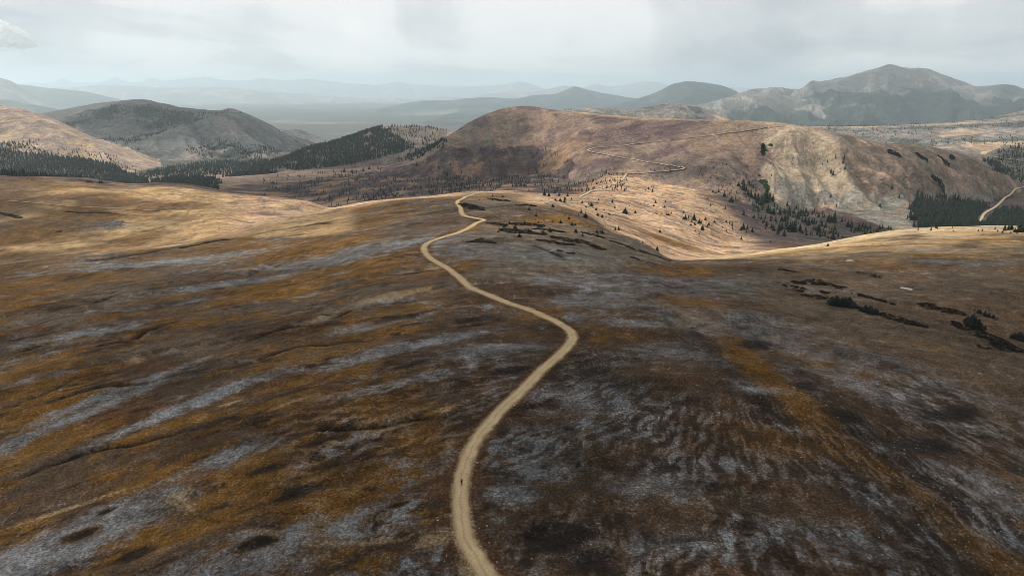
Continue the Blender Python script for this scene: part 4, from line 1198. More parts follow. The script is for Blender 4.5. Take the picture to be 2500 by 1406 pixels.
# ------------------------------------------------------------------ trees
def spruce_crown(seed, w, levels=12, per=8, lean=0.0, ragged=0.25):
    r = random.Random(seed)
    vs, fs = [], []

    def tri(a, b, c):
        i = len(vs)
        vs.extend([a, b, c]); fs.append((i, i + 1, i + 2))
    for l in range(levels):
        f = l / levels
        z = 0.05 + 0.90 * f
        rad = w * (1 - f) ** 0.82 * (1.0 if l else 0.85)
        for b in range(per):
            th = 2 * math.pi * (b + r.random() * 0.8) / per + l * 0.7
            rr_ = rad * r.uniform(1 - ragged * 1.6, 1 + ragged)
            if r.random() < 0.10:
                rr_ *= 0.4
            dz = r.uniform(0.015, 0.07) * (1.2 - f)
            tip = (rr_ * math.cos(th) + lean * z, rr_ * math.sin(th), z - dz)
            wid = rr_ * 0.48 + 0.012
            px_, py_ = -math.sin(th) * wid, math.cos(th) * wid
            mx, my = math.cos(th) * rr_ * 0.55 + lean * z, math.sin(th) * rr_ * 0.55
            st = (lean * z, 0, z + 0.055 + r.uniform(0, 0.03))
            tri(st, (mx + px_, my + py_, z - dz * 0.8), tip)
            tri(st, tip, (mx - px_, my - py_, z - dz * 0.8))
    top = (lean * 1.0, 0, 1.0)
    for b in range(5):
        t0, t1 = 2 * math.pi * b / 5, 2 * math.pi * (b + 1) / 5
        q = w * 0.10
        tri(top, (q * math.cos(t0) + lean * .88, q * math.sin(t0), 0.87), (q * math.cos(t1) + lean * .88, q * math.sin(t1), 0.87))
        q2 = w * 0.72
        tri((lean * .8, 0, 0.80), (q2 * math.cos(t0), q2 * math.sin(t0), 0.06), (q2 * math.cos(t1), q2 * math.sin(t1), 0.06))
    return new_mesh("crown", vs, fs, M_NEEDLE)


def trunk_mesh(w, lean):
    vs, fs = [], []
    secs = [(-0.06, 0.028), (0.10, 0.022), (0.5, 0.012), (0.93, 0.003)]
    for z, r_ in secs:
        for b in range(6):
            t = 2 * math.pi * b / 6
            vs.append((r_ * math.cos(t) + lean * max(z, 0), r_ * math.sin(t), z))
    for k in range(len(secs) - 1):
        for b in range(6):
            a, c = k * 6 + b, k * 6 + (b + 1) % 6
            fs.append((a, c, c + 6, a + 6))
    return new_mesh("trunk", vs, fs, M_BARK)


KINDS = []
for i, (w, lean, lv, pr) in enumerate([(0.22, 0.0, 13, 8), (0.26, 0.01, 12, 8), (0.30, -0.02, 12, 8), (0.19, 0.0, 14, 7), (0.36, 0.05, 10, 9), (0.42, -0.05, 9, 9), (0.50, 0.06, 8, 10)]):
    KINDS.append((w, spruce_crown(40 + i, w, lv, pr, lean), trunk_mesh(w, lean)))

ORD = ["", "second ", "third ", "fourth ", "fifth ", "sixth ", "seventh ", "eighth ", "ninth ", "tenth ", "eleventh ", "twelfth "]


def zoom(lst, x0, y0, s):
    return [(x0 + a / s, y0 + b / s, h / s) for a, b, h in lst]


BENCH = zoom([(625, 165, 45), (1197, 165, 35), (1435, 235, 85), (1500, 245, 70), (1590, 200, 55), (1655, 240, 60), (1785, 245, 60), (640, 255, 40), (795, 262, 40), (570, 285, 35), (640, 315, 40), (435, 305, 30),
              (1598, 315, 45), (1675, 325, 60), (1745, 300, 60), (1735, 340, 50), (1845, 300, 40), (1560, 410, 50), (1195, 460, 65), (1220, 510, 25), (1308, 550, 60), (1700, 465, 35), (2010, 355, 50), (2150, 400, 70),
              (2110, 375, 40), (2065, 420, 40), (2260, 305, 40), (2465, 345, 60), (2235, 355, 30), (2220, 460, 45), (2340, 465, 35), (2420, 530, 45), (2245, 545, 60), (2310, 570, 60), (2055, 575, 85), (1990, 500, 55),
              (1805, 595, 45), (1745, 540, 30), (1950, 530, 30), (895, 660, 50), (1340, 660, 40), (815, 720, 50), (985, 740, 65), (900, 800, 80), (730, 800, 45), (1050, 890, 70), (1290, 610, 25), (1425, 620, 30),
              (1560, 635, 35), (1680, 660, 60), (1130, 655, 50), (1850, 690, 60), (1900, 690, 40), (1915, 800, 75), (1515, 780, 70), (1340, 715, 50), (1380, 720, 45), (1410, 800, 45), (2230, 800, 50), (2320, 810, 60),
              (2285, 800, 45), (2240, 860, 50), (2010, 850, 55), (1190, 790, 60), (2115, 715, 25)], 1100, 440, 6.25)
MEADOW = zoom([(520, 140, 45), (570, 105, 30), (580, 180, 60), (600, 120, 30), (470, 155, 30), (735, 240, 25), (625, 350, 55), (600, 400, 50), (775, 340, 35), (765, 420, 50), (455, 350, 20), (400, 370, 20), (5, 425, 45),
               (160, 510, 100), (318, 505, 50), (230, 400, 20), (640, 520, 25), (722, 515, 35), (830, 540, 50), (800, 535, 45), (865, 510, 45), (1055, 505, 40), (1085, 600, 80), (1050, 600, 50), (1130, 575, 45),
               (1215, 610, 110), (1180, 640, 40), (1295, 660, 80), (1320, 660, 60), (1385, 610, 50), (1165, 690, 40), (1225, 685, 50), (1345, 765, 100), (1330, 760, 70), (1440, 690, 70), (1415, 715, 50), (1485, 705, 25),
               (1525, 645, 40), (1755, 665, 45), (1705, 645, 40), (1795, 695, 55), (1800, 745, 40), (1650, 725, 30), (1710, 780, 35), (695, 800, 60), (65, 765, 80), (15, 765, 60), (1935, 905, 50), (650, 1095, 95),
               (430, 1000, 55), (330, 965, 50), (365, 985, 40), (230, 965, 40), (120, 890, 35), (540, 1030, 40), (1420, 290, 30), (1775, 335, 95), (1810, 335, 50), (1850, 295, 45), (1465, 395, 40), (1690, 440, 50),
               (1410, 440, 30), (1365, 465, 40), (1590, 180, 60), (1500, 185, 50), (1550, 195, 40), (1680, 245, 80), (2380, 955, 35), (2115, 910, 25), (1300, 825, 25), (1230, 775, 25)], 1500, 440, 6.25)
STAND = zoom([(15, 270, 60), (75, 320, 130), (150, 260, 50), (110, 325, 60), (65, 250, 70), (195, 290, 40), (130, 380, 70), (165, 400, 90), (215, 430, 90), (250, 460, 110), (290, 500, 120), (330, 460, 90), (350, 420, 160),
              (380, 470, 120), (400, 430, 90), (428, 455, 85), (235, 540, 60), (370, 600, 110), (400, 610, 90), (440, 620, 100), (515, 620, 90), (575, 610, 80), (610, 510, 55), (630, 625, 120), (685, 610, 70), (735, 680, 120),
              (770, 640, 110), (800, 620, 90), (835, 600, 75), (720, 550, 50), (860, 630, 60), (540, 700, 80), (575, 700, 90), (610, 680, 80), (600, 800, 120), (640, 830, 140), (690, 830, 150), (665, 790, 100), (505, 820, 110),
              (540, 800, 100), (440, 820, 90), (415, 790, 70), (355, 760, 75), (495, 860, 80), (570, 880, 75), (765, 830, 110), (795, 855, 65), (865, 750, 105), (825, 720, 95), (905, 730, 70), (935, 740, 80), (990, 655, 80),
              (1060, 665, 60), (1110, 710, 110), (1140, 700, 80), (1180, 715, 150), (1185, 810, 75), (1075, 780, 80), (1030, 760, 70), (985, 830, 110), (975, 870, 80), (1000, 830, 90), (1070, 890, 65), (1105, 910, 50),
              (1160, 920, 100), (1230, 890, 65), (1275, 710, 60), (1285, 910, 50), (1345, 770, 90), (1390, 780, 90), (1435, 810, 50), (1480, 825, 110), (1525, 770, 60), (1560, 790, 80), (1590, 810, 60), (1620, 790, 60),
              (1690, 820, 40), (1735, 800, 70), (1770, 790, 60), (1800, 810, 30), (1840, 800, 55), (1870, 795, 45), (1320, 700, 40), (930, 800, 50), (1125, 800, 40), (1035, 880, 45), (75, 630, 80), (200, 665, 60),
              (290, 675, 55), (110, 645, 30), (75, 800, 90), (45, 815, 60), (120, 800, 70), (180, 830, 60), (345, 800, 50), (215, 780, 30), (110, 840, 40)], 1800, 400, 5.0)
LONE = zoom([(405, 960, 30), (1105, 1005, 45)], 1800, 400, 5.0)
CREST = zoom([(515, 1190, 35), (690, 1195, 55), (780, 1175, 30), (760, 1165, 60), (985, 1165, 35), (1000, 1210, 30), (1340, 1210, 35), (1395, 1205, 40), (1570, 1180, 35), (1605, 1215, 45), (1670, 1230, 50), (1700, 1200, 110),
              (1750, 1190, 90), (1790, 1185, 95), (1785, 1235, 40), (1870, 1240, 40), (1900, 1220, 150), (1950, 1220, 110), (1920, 1150, 80), (1840, 1220, 70)], 2150, 350, 5.623)
MOOR = zoom([(480, 875, 50), (640, 845, 35), (715, 845, 45), (740, 840, 35), (800, 845, 40), (990, 830, 40), (970, 850, 30), (640, 785, 45), (780, 785, 70), (875, 790, 50), (900, 790, 50), (950, 790, 45), (1040, 770, 60),
             (1125, 745, 50), (1240, 740, 60), (1385, 680, 45), (1450, 890, 45), (1470, 890, 35), (1380, 895, 30), (2180, 820, 50), (2280, 810, 45), (2400, 875, 30), (2370, 800, 45), (2430, 790, 35), (2220, 690, 50),
             (2485, 925, 30), (1850, 915, 30), (1765, 690, 50), (1860, 660, 40), (1520, 605, 45), (1560, 610, 35), (2060, 720, 40), (2110, 720, 30)], 700, 280, 5.556)

FAMILIES = [  # trees, rmin, kinds, noun, group, bands of pixel y: (limit, place)
    (BENCH, 430, (4, 5, 6, 4), "squat conifer", "stunted conifers on the ridge shoulder",
     [(482, "on the ridge crest right of the road"), (500, "just below the ridge crest"), (518, "on the upper sunny meadow"), (536, "above the dark shrub belt"), (551, "atop the dark shrub belt"), (700, "inside the dark shrub belt")]),
    (MEADOW, 500, (1, 2, 4, 5), "conifer", "conifers of the sunny meadow",
     [(475, "at the shrubby top of the sunny meadow"), (502, "on the upper meadow slope"), (526, "across the meadow's middle"), (545, "just below the meadow's middle"), (566, "on the lower sunny meadow"), (580, "low on the meadow by the dark slope"), (700, "along the bottom edge of the meadow")]),
    (STAND, 760, (1, 2, 2, 4), "slim dark spruce", "spruces of the stand below the scree",
     [(470, "at the stand's top by the scree"), (500, "at the scree's left edge"), (526, "in the upper scree stand"), (545, "in the middle scree stand"), (560, "in the lower scree stand"), (568, "low in the scree stand"), (700, "bottom of the scree stand")]),
    (CREST, 400, (4, 5, 1, 2), "bushy dark conifer", "conifers on the right golden rise",
     [(562.5, "along the crest of the right golden rise"), (565.5, "just below the crest of the right golden rise"), (700, "on the brow of the right golden rise")]),
    (MOOR, 1000, (0, 1, 2, 4), "small dark conifer", "conifers of the brown moor",
     [(406, "on the upper moor below the knoll"), (423, "along the light upper edge of the moor"), (434, "in the middle of the moor"), (700, "on the lower brown moor")]),
    (LONE, 380, (4, 5), "lone small conifer", "lone conifers at the bowl",
     [(600, "at the right end of the sunny meadow"), (700, "on the near edge of the right golden rise")]),
]
tree_rand = random.Random(5)
PARTS3 = ["left", "middle", "right"]
for fam, rmin, kinds, noun, group, bands in FAMILIES:
    buckets = {}
    for t in fam:
        for lim, place in bands:
            if t[1] < lim:
                buckets.setdefault(place, []).append(t)
                break
    for place, ts in buckets.items():
        ts.sort(key=lambda q: q[0])
        nchunk = max(1, math.ceil(len(ts) / 11))
        per = math.ceil(len(ts) / nchunk)
        for ci in range(nchunk):
            chunk = ts[ci * per:(ci + 1) * per]
            where = place if nchunk == 1 else place + ", " + ({2: ["left half", "right half"], 3: ["left third", "middle", "right third"]}[nchunk][ci])
            for k, (px, py, hp) in enumerate(chunk):
                p = hit(px, py, rmin=rmin)
                if p is None:
                    continue
                depth = p[1] * CP - p[2] * SP
                h = hp * depth / F / 0.97
                kd = KINDS[kinds[tree_rand.randrange(len(kinds))]]
                lab = f"{ORD[k]}{noun} from the left {where}" if k else f"leftmost {noun} {where}"
                if len(chunk) == 1 and nchunk == 1:
                    lab = f"{noun} {where}"
                root = bpy.data.objects.new("conifer_tree", None)
                COL.objects.link(root)
                root.empty_display_size = 0.5
                root['label'] = lab; root['category'] = 'tree'; root['group'] = group
                root.location = (p[0], p[1], float(height(p[0], p[1])) - 0.1)
                root.rotation_euler = (0, 0, tree_rand.uniform(0, 6.28))
                sx = tree_rand.uniform(0.92, 1.12) * (1.3 if fam is BENCH or fam is MEADOW else 1.1)
                root.scale = (h * sx, h * sx, h)
                for nm_p, me in (("trunk", kd[2]), ("crown", kd[1])):
                    link(nm_p, me, parent=root)


# woods: one mass each
def wood_variant(seed):
    r = random.Random(seed)
    vs, fs = [], []
    n = 6
    for z0, z1, rad in ((0.04, 0.48, 0.19), (0.28, 0.74, 0.145), (0.55, 1.0, 0.10)):
        i0 = len(vs)
        vs.append((0, 0, z1))
        for b in range(n):
            t = 2 * math.pi * (b + r.uniform(-.25, .25)) / n + z0 * 3
            q = rad * r.uniform(0.65, 1.25)
            vs.append((q * math.cos(t), q * math.sin(t), z0 + r.uniform(-0.04, 0.04)))
        for b in range(n):
            fs.append((i0, i0 + 1 + b, i0 + 1 + (b + 1) % n))
    return np.array(vs, np.float32), np.array(fs, np.int32)


WV = [wood_variant(s) for s in range(6)]
for lab, x, y, hh in woods_pts:
    if len(x) == 0:
        continue
    z = height(x, y)
    allv, allf, base = [], [], 0
    pick = rng.integers(0, len(WV), len(x)); rot = rng.uniform(0, 6.28, len(x)); fat = rng.uniform(0.85, 1.35, len(x))
    for vi_, (v, f) in enumerate(WV):
        m = np.nonzero(pick == vi_)[0]
        if len(m) == 0:
            continue
        c, s = np.cos(rot[m])[:, None], np.sin(rot[m])[:, None]
        hm = hh[m][:, None]; fm = fat[m][:, None]
        X = (v[None, :, 0] * c - v[None, :, 1] * s) * hm * fm + x[m][:, None]
        Y = (v[None, :, 0] * s + v[None, :, 1] * c) * hm * fm + y[m][:, None]
        Z = v[None, :, 2] * hm + z[m][:, None] - 0.3
        allv.append(np.stack([X, Y, Z], -1).reshape(-1, 3))
        allf.append((f[None] + (np.arange(len(m)) * len(v))[:, None, None] + base).reshape(-1, 3))
        base += len(m) * len(v)
    me = new_mesh("conifer_forest", np.vstack(allv), np.vstack(allf), M_WOOD)
    link("conifer_forest", me, lab, 'forest', kind='stuff')

# ------------------------------------------------------------------ shrub mats and krummholz clumps
def leaf_faces(pts, size, r):
    """small random quads"""
    n = len(pts)
    a = r.normal(size=(n, 3)); a /= np.linalg.norm(a, axis=1)[:, None]
    b = np.cross(a, r.normal(size=(n, 3))); b /= np.linalg.norm(b, axis=1)[:, None]
    s = size * r.uniform(0.6, 1.3, (n, 1))
    q = np.stack([pts - a * s, pts - b * s * 0.6, pts + a * s, pts + b * s * 0.6], 1)
    return q.reshape(-1, 3), np.arange(n * 4).reshape(-1, 4)


def shrub_mat(path, wid, hgt, mtl, label, cat, name, rmin=60, group=None, dens=5.0, leaf=0.3, thin=-0.30):
    P = hits(path, rmin=rmin)
    if len(P) < 1:
        return
    if len(P) == 1:
        P = np.vstack([P[0] - [wid * .4, 0, 0], P[0] + [wid * .4, 0, 0]])
    r = np.random.default_rng(int(path[0][0] * 7 + path[0][1]))
    L = spline(P[:, :2], 0.8)
    if len(L) < 3:
        L = np.linspace(P[0, :2] - [wid * .4, 0], P[-1, :2] + [wid * .4, 0.1], 4)
    tg = np.gradient(L, axis=0); tg /= np.linalg.norm(tg, axis=1)[:, None] + 1e-9
    nr_ = np.column_stack([-tg[:, 1], tg[:, 0]])
    s = np.linspace(0, 1, len(L))
    area = len(L) * 0.8 * wid
    n = int(min(14000, area * dens) + 60)
    i = r.integers(0, len(L), n)
    wloc = wid * 0.5 * np.sqrt(np.clip(1 - (2 * s[i] - 1) ** 4, 0.05, 1)) * np.clip(0.75 + 1.0 * fbm(s[i] * len(L) * 0.8 / (wid * 0.9), s[i] * 0 + path[0][0], 3, 601), 0.15, 1.5)
    f = r.uniform(-1, 1, n)
    xy = L[i] + nr_[i] * (f * wloc)[:, None] + r.normal(size=(n, 2)) * 0.25
    patchy = fbm(xy[:, 0] / 3.2, xy[:, 1] / 3.2, 3, 603)
    keep = patchy > thin
    xy = xy[keep]; f = f[keep]; patchy = patchy[keep]
    top = hgt * np.sqrt(np.clip(1 - f ** 2, 0.02, 1)) * np.clip(0.65 + 0.9 * patchy, 0.25, 1.5)
    z = height(xy[:, 0], xy[:, 1]) + top * np.sqrt(r.random(len(xy)))
    v, q = leaf_faces(np.column_stack([xy, z]), leaf, r)
    link(name, new_mesh(name, v, q, mtl), label, cat, group)


def fir_clump(px0, px1, py, ytop, label, rmin=60, group=None, n=7, mtl=None, fat=1.1):
    """one dense wind-shaped clump of fir stems, foot line between two pixels"""
    r = random.Random(int(px0 * 13 + py[0]))
    a, b = hit(px0, py[0], rmin=rmin), hit(px1, py[1], rmin=rmin)
    depth = ((a + b) / 2)[1] * CP - ((a + b) / 2)[2] * SP
    H_ = ytop * depth / F / 0.96
    allv, allf, base = [], [], 0
    for k in range(n):
        f = (k + r.uniform(-.3, .3)) / max(1, n - 1) if n > 1 else 0.5
        p = a + (b - a) * min(max(f, 0), 1)
        x, y = p[0] + r.uniform(-.5, .5) * H_ * 0.5, p[1] + r.uniform(-.7, .7) * H_ * 0.5
        h = H_ * r.uniform(0.5, 1.0) * (1 if 0.1 < f < 0.9 or n < 3 else 0.7)
        me = KINDS[r.choice((4, 5, 6))][1]
        v = np.zeros(len(me.vertices) * 3, np.float32); me.vertices.foreach_get('co', v); v = v.reshape(-1, 3)
        fi = np.arange(len(v)).reshape(-1, 3)
        t = r.uniform(0, 6.28); c, s = math.cos(t), math.sin(t)
        w = np.column_stack([(v[:, 0] * c - v[:, 1] * s) * h * fat + x, (v[:, 0] * s + v[:, 1] * c) * h * fat + y, v[:, 2] * h + float(height(x, y)) - 0.1])
        allv.append(w); allf.append(fi + base); base += len(v)
    link("krummholz_fir", new_mesh("krummholz_fir", np.vstack(allv), np.vstack(allf), mtl or M_FIRMAT), label, 'shrub', group)


GM = "dark willow mats on the right slope"
for path, wid, lab in [
    ([(1933, 690), (1975, 690), (2020, 695), (2066, 704)], 8, "widest dark willow mat at the upper left of the right slope"),
    ([(1912, 697), (1930, 699), (1949, 702)], 4, "short dark willow mat left of the widest mat"),
    ([(1957, 705), (1968, 706)], 2.6, "tiny dark mat just below the widest mat's left end"),
    ([(1943, 711), (1960, 712)], 3, "small oval dark mat above the long willow belt"),
    ([(2003, 714), (2030, 717)], 3.2, "small dark mat between the widest mat and the black fir mound"),
    ([(1957, 720), (1985, 724), (2020, 729)], 5, "ragged brown mat leading left from the black fir mound"),
    ([(2030, 737), (2080, 748), (2140, 764), (2200, 783), (2268, 801)], 6, "long willow belt running down right from the black fir mound"),
    ([(2080, 717), (2120, 726), (2160, 737), (2185, 745)], 4, "slender dark mat parallel above the long willow belt"),
    ([(2238, 739), (2280, 750), (2320, 761), (2360, 771)], 6, "upper slender mat leading to the right firs"),
    ([(2326, 786), (2370, 805), (2420, 825), (2478, 855)], 8, "broad willow belt in front of the right firs"),
    ([(2381, 844), (2400, 847), (2417, 851)], 2.6, "lowest small mat near the right edge"),
    ([(2381, 819), (2400, 826), (2422, 831)], 2.6, "thin mat below the broad willow belt"),
    ([(2425, 838), (2460, 846), (2505, 860)], 7, "willow mat at the right edge below the last fir"),
    ([(1903, 658), (1922, 661), (1944, 664)], 3, "thin dark mat on the brow left of the two lone firs"),
]:
    shrub_mat(path, wid * 1.25, 0.8, M_WILLOW, lab, 'shrub', 'willow_mat', group=GM, dens=8.0, leaf=0.36, thin=-0.17)
GF = "black fir clumps on the right slope"
fir_clump(2028, 2082, (742, 748), 26, "big black fir mound at the head of the long willow belt", group=GF, n=22, fat=1.9)
fir_clump(2102, 2138, (757, 766), 22, "two-humped black fir clump in the long willow belt", group=GF, n=10, fat=1.5)
fir_clump(2216, 2233, (790, 794), 18, "pointed black fir near the end of the long willow belt", group=GF, n=3)
fir_clump(2243, 2257, (796, 799), 17, "pointed black fir at the end of the long willow belt", group=GF, n=3)
fir_clump(2318, 2338, (760, 764), 14, "small black fir on the upper slender mat", group=GF, n=4)
fir_clump(2378, 2434, (760, 782), 14, "row of black fir tips above the broad willow belt", group=GF, n=13)
fir_clump(2362, 2398, (790, 803), 28, "tallest black fir clump in the broad willow belt", group=GF, n=14, fat=1.4)
fir_clump(2474, 2497, (826, 832), 22, "black fir clump at the right edge", group=GF, n=6)
fir_clump(2092, 2104, (666, 668), 9, "left one of two lone fir bushes on the brown brow", group=GF, n=3)
fir_clump(2124, 2145, (673, 678), 10, "right one of two lone fir bushes on the brown brow", group=GF, n=5)
fir_clump(207, 228, (446, 446), 9, "left fir bush on the crest of the left golden rise", rmin=700, group="fir bushes on the left crest", n=6, mtl=M_NEEDLE)
fir_clump(228, 254, (448, 447), 8, "right fir bush on the crest of the left golden rise", rmin=700, group="fir bushes on the left crest", n=6, mtl=M_NEEDLE)
fir_clump(75, 85, (440, 440), 4, "low dark bush on the far left crest of the golden rise", rmin=700, group="fir bushes on the left crest", n=3, mtl=M_NEEDLE)

GB = "dark mats of the shrub belt on the ridge"
for path, wid, lab in [
    ([(1140, 592), (1165, 590), (1190, 591), (1210, 595)], 9, "isolated dark mat below the road's upper bend"),
    ([(1188, 545), (1215, 547), (1240, 550)], 8, "dark mat just right of the road's last visible bend"),
    ([(1222, 560), (1250, 565), (1290, 568), (1330, 574)], 20, "broadest dark mat in the middle of the shrub belt"),
    ([(1245, 548), (1290, 548), (1330, 552)], 10, "dark mat along the top of the shrub belt"),
    ([(1300, 560), (1340, 562), (1380, 568)], 9, "dark mat right of the belt's broadest mat"),
    ([(1310, 587), (1340, 590), (1370, 596), (1402, 598)], 9, "dark mat at the lower middle of the shrub belt"),
    ([(1345, 578), (1380, 584), (1415, 594)], 8, "narrow mat above the lower middle mat"),
    ([(1405, 585), (1440, 597), (1470, 612)], 7, "slanting mat left of the belt's tail"),
    ([(1420, 568), (1450, 574), (1480, 583)], 7, "mat below the pair of firs near the belt's right end"),
    ([(1445, 598), (1480, 611)], 5, "thin mat in the tail of the shrub belt"),
    ([(1490, 588), (1520, 598), (1550, 611)], 4, "upper dark streak in the belt's tail"),
    ([(1540, 628), (1556, 633), (1570, 638)], 2.6, "lower dark streak near the end of the spur"),
    ([(1560, 612), (1600, 625), (1640, 638)], 3.5, "long dark streak along the edge of the spur"),
    ([(1360, 612), (1378, 615)], 3, "small dark mat below the shrub belt"),
    ([(1385, 618), (1402, 620)], 3, "second small dark mat below the shrub belt"),
]:
    shrub_mat(path, wid, 0.8, M_WILLOW, lab, 'shrub', 'willow_mat', rmin=380, group=GB, leaf=0.4, dens=4.0, thin=-0.3)
for path, wid, lab, rm in [
    ([(1122, 498), (1145, 503), (1180, 514)], 14, "dark mat right of the road's upper loop", 520),
    ([(1198, 486), (1220, 489), (1244, 492)], 12, "dark mat around the small firs on the ridge shoulder", 560),
    ([(1262, 502), (1290, 500), (1305, 505)], 9, "grey-brown mat left of the lone meadow fir", 560),
    ([(0, 520), (25, 526), (52, 533)], 7, "dark shrub patch at the left edge of the golden basin", 480),
    ([(160, 517), (205, 520), (250, 520), (290, 523)], 4.5, "long dark shrub streak across the golden basin", 480),
    ([(138, 565), (152, 566)], 4, "tiny dark shrub patch in the golden basin", 480),
    ([(440, 606), (500, 594), (560, 585)], 5, "dark shrub streak along the foot of the near ridge", 480)]:
    shrub_mat(path, wid, 0.7, M_WILLOW, lab, 'shrub', 'willow_mat', rmin=rm, group="scattered dark mats", leaf=0.42, dens=3.5, thin=-0.25)
for path, wid, lab in [([(1858, 440), (1868, 452), (1876, 466)], 16, "bright green willow thicket beside the scree"),
                       ([(1852, 428), (1856, 431)], 7, "small green willow bush above the green thicket"),
                       ([(1868, 366), (1876, 370)], 8, "green willow bush high on the hill beside the scree"),
                       ([(1877, 354), (1886, 357)], 6, "topmost green willow bush beside the scree")]:
    shrub_mat(path, wid, 2.0, M_GREEN, lab, 'shrub', 'willow_bush', rmin=900, group="green willows beside the scree", leaf=0.9, dens=2.0)
for path, wid, hgt, lab in [([(2168, 368), (2180, 376), (2196, 384)], 26, 4, "round dark fir thicket on the hill's right flank"),
                            ([(2235, 374), (2250, 385), (2264, 396)], 14, 4, "slanting dark fir thicket on the hill's right flank"),
                            ([(2290, 382), (2306, 396), (2318, 405)], 16, 4, "left dark fir thicket below the hill's right crest"),
                            ([(2320, 380), (2330, 390)], 26, 4, "largest dark fir thicket below the hill's right crest"),
                            ([(2275, 430), (2290, 445), (2305, 460)], 22, 6, "dark fir thicket low on the hill's right flank"),
                            ([(1864, 352), (1862, 380)], 10, 3, "fir scrub beside the top of the scree")]:
    shrub_mat(path, wid, hgt, M_NEEDLE, lab, 'shrub', 'fir_thicket', rmin=900, group="fir thickets on the hill's right flank", leaf=1.1, dens=1.6)

# ------------------------------------------------------------------ stones
def rock_mesh(name, seed, mtl, sub=2):
    import bmesh
    bm = bmesh.new()
    bmesh.ops.create_icosphere(bm, subdivisions=sub, radius=1.0)
    r = np.random.default_rng(seed)
    off = r.uniform(0, 50, 3)
    for v in bm.verts:
        n = float(fbm(np.array([v.co.x * 1.3 + off[0]]), np.array([v.co.y * 1.3 + v.co.z * 0.9 + off[1]]), 3, seed)[0])
        v.co *= 1 + 0.55 * n
        v.co.z *= 0.6
    me = bpy.data.meshes.new(name)
    bm.to_mesh(me); bm.free()
    me.materials.append(mtl)
    return me


for i, (px, py, sx, sz, lab, mtl, rm) in enumerate([
        (2075, 638.5, 2.4, 1.6, "white boulder on the brown face of the right golden rise", M_STONE, 330), (2068, 639, 1.2, 0.9, "smaller pale boulder touching the white boulder's left side", M_STONE, 330),
        (2210, 704, 2.6, 0.5, "flat white rock slab on the right brown slope", M_STONE, 300), (2222, 707, 1.8, 0.4, "thin pale slab right of the flat white slab", M_STONE, 300),
        (2392, 913, 0.9, 0.6, "dark lone rock on the bare right slope", M_ROCK, 150)]):
    p = hit(px, py, rmin=rm)
    o = link("boulder", rock_mesh("boulder", 70 + i, mtl), lab, 'rock', "lone boulders on the right slope")
    o.location = (p[0], p[1], float(height(p[0], p[1])) + sz * 0.15)
    o.scale = (sx, sx * 0.7, sz)
    o.rotation_euler = (0, 0, i * 1.3)


def stone_field(name, label, centres, n, size, mtl, seed):
    r = np.random.default_rng(seed)
    ico = rock_mesh("tmp_stone", seed, mtl, 1)
    v = np.zeros(len(ico.vertices) * 3, np.float32); ico.vertices.foreach_get('co', v); v = v.reshape(-1, 3)
    f = np.array([p.vertices[:] for p in ico.polygons], np.int32)
    bpy.data.meshes.remove(ico)
    pts = []
    for px, py, sx, sy, share in centres:
        c = hit(px, py)
        k = int(n * share)
        pts.append(np.column_stack([c[0] + r.normal(size=k) * sx, c[1] + r.normal(size=k) * sy]))
    P = np.vstack(pts)
    P = P[np.hypot(P[:, 0], P[:, 1]) > 85]
    k = len(P)
    s = size * np.exp(r.normal(size=k) * 0.5)
    t = r.uniform(0, 6.28, k)
    c_, s_ = np.cos(t)[:, None], np.sin(t)[:, None]
    st = r.uniform(0.6, 1.2, k)[:, None] * s[:, None]
    X = (v[None, :, 0] * c_ * s[:, None] - v[None, :, 1] * s_ * st) + P[:, :1]
    Y = (v[None, :, 0] * s_ * s[:, None] + v[None, :, 1] * c_ * st) + P[:, 1:]
    Z = v[None, :, 2] * s[:, None] + height(P[:, 0], P[:, 1])[:, None] + s[:, None] * 0.2
    vv = np.stack([X, Y, Z], -1).reshape(-1, 3)
    ff = (f[None] + (np.arange(k) * len(v))[:, None, None]).reshape(-1, 3)
    link(name, new_mesh(name, vv, ff, mtl), label, 'stones', kind='stuff')


stone_field("loose_stones", "pale loose stones strewn over the dark lower right slope",
            [(2330, 1180, 18, 14, .35), (2440, 1300, 12, 10, .25), (2200, 1050, 30, 25, .15), (2450, 950, 40, 30, .15), (1950, 1000, 40, 40, .10)], 1700, 0.095, M_PEBBLE, 81)
stone_field("loose_stones", "grey loose stones sprinkled over the near left slope",
            [(400, 1000, 45, 40, .4), (800, 1100, 40, 35, .3), (900, 700, 60, 60, .3)], 500, 0.085, M_PEBBLE, 82)
stone_field("rock_field", "grey rock field lying in the golden basin", [(265, 548, 9, 7, 1.0)], 260, 0.7, M_ROCK, 83)
stone_field("loose_stones", "small stones pushed to the edges of the dirt road",
            [(1110, 1260, 2.5, 9, .25), (1165, 1130, 3, 10, .25), (1080, 1310, 6, 3, .25), (1150, 1360, 6, 6, .25)], 260, 0.08, M_PEBBLE, 84)

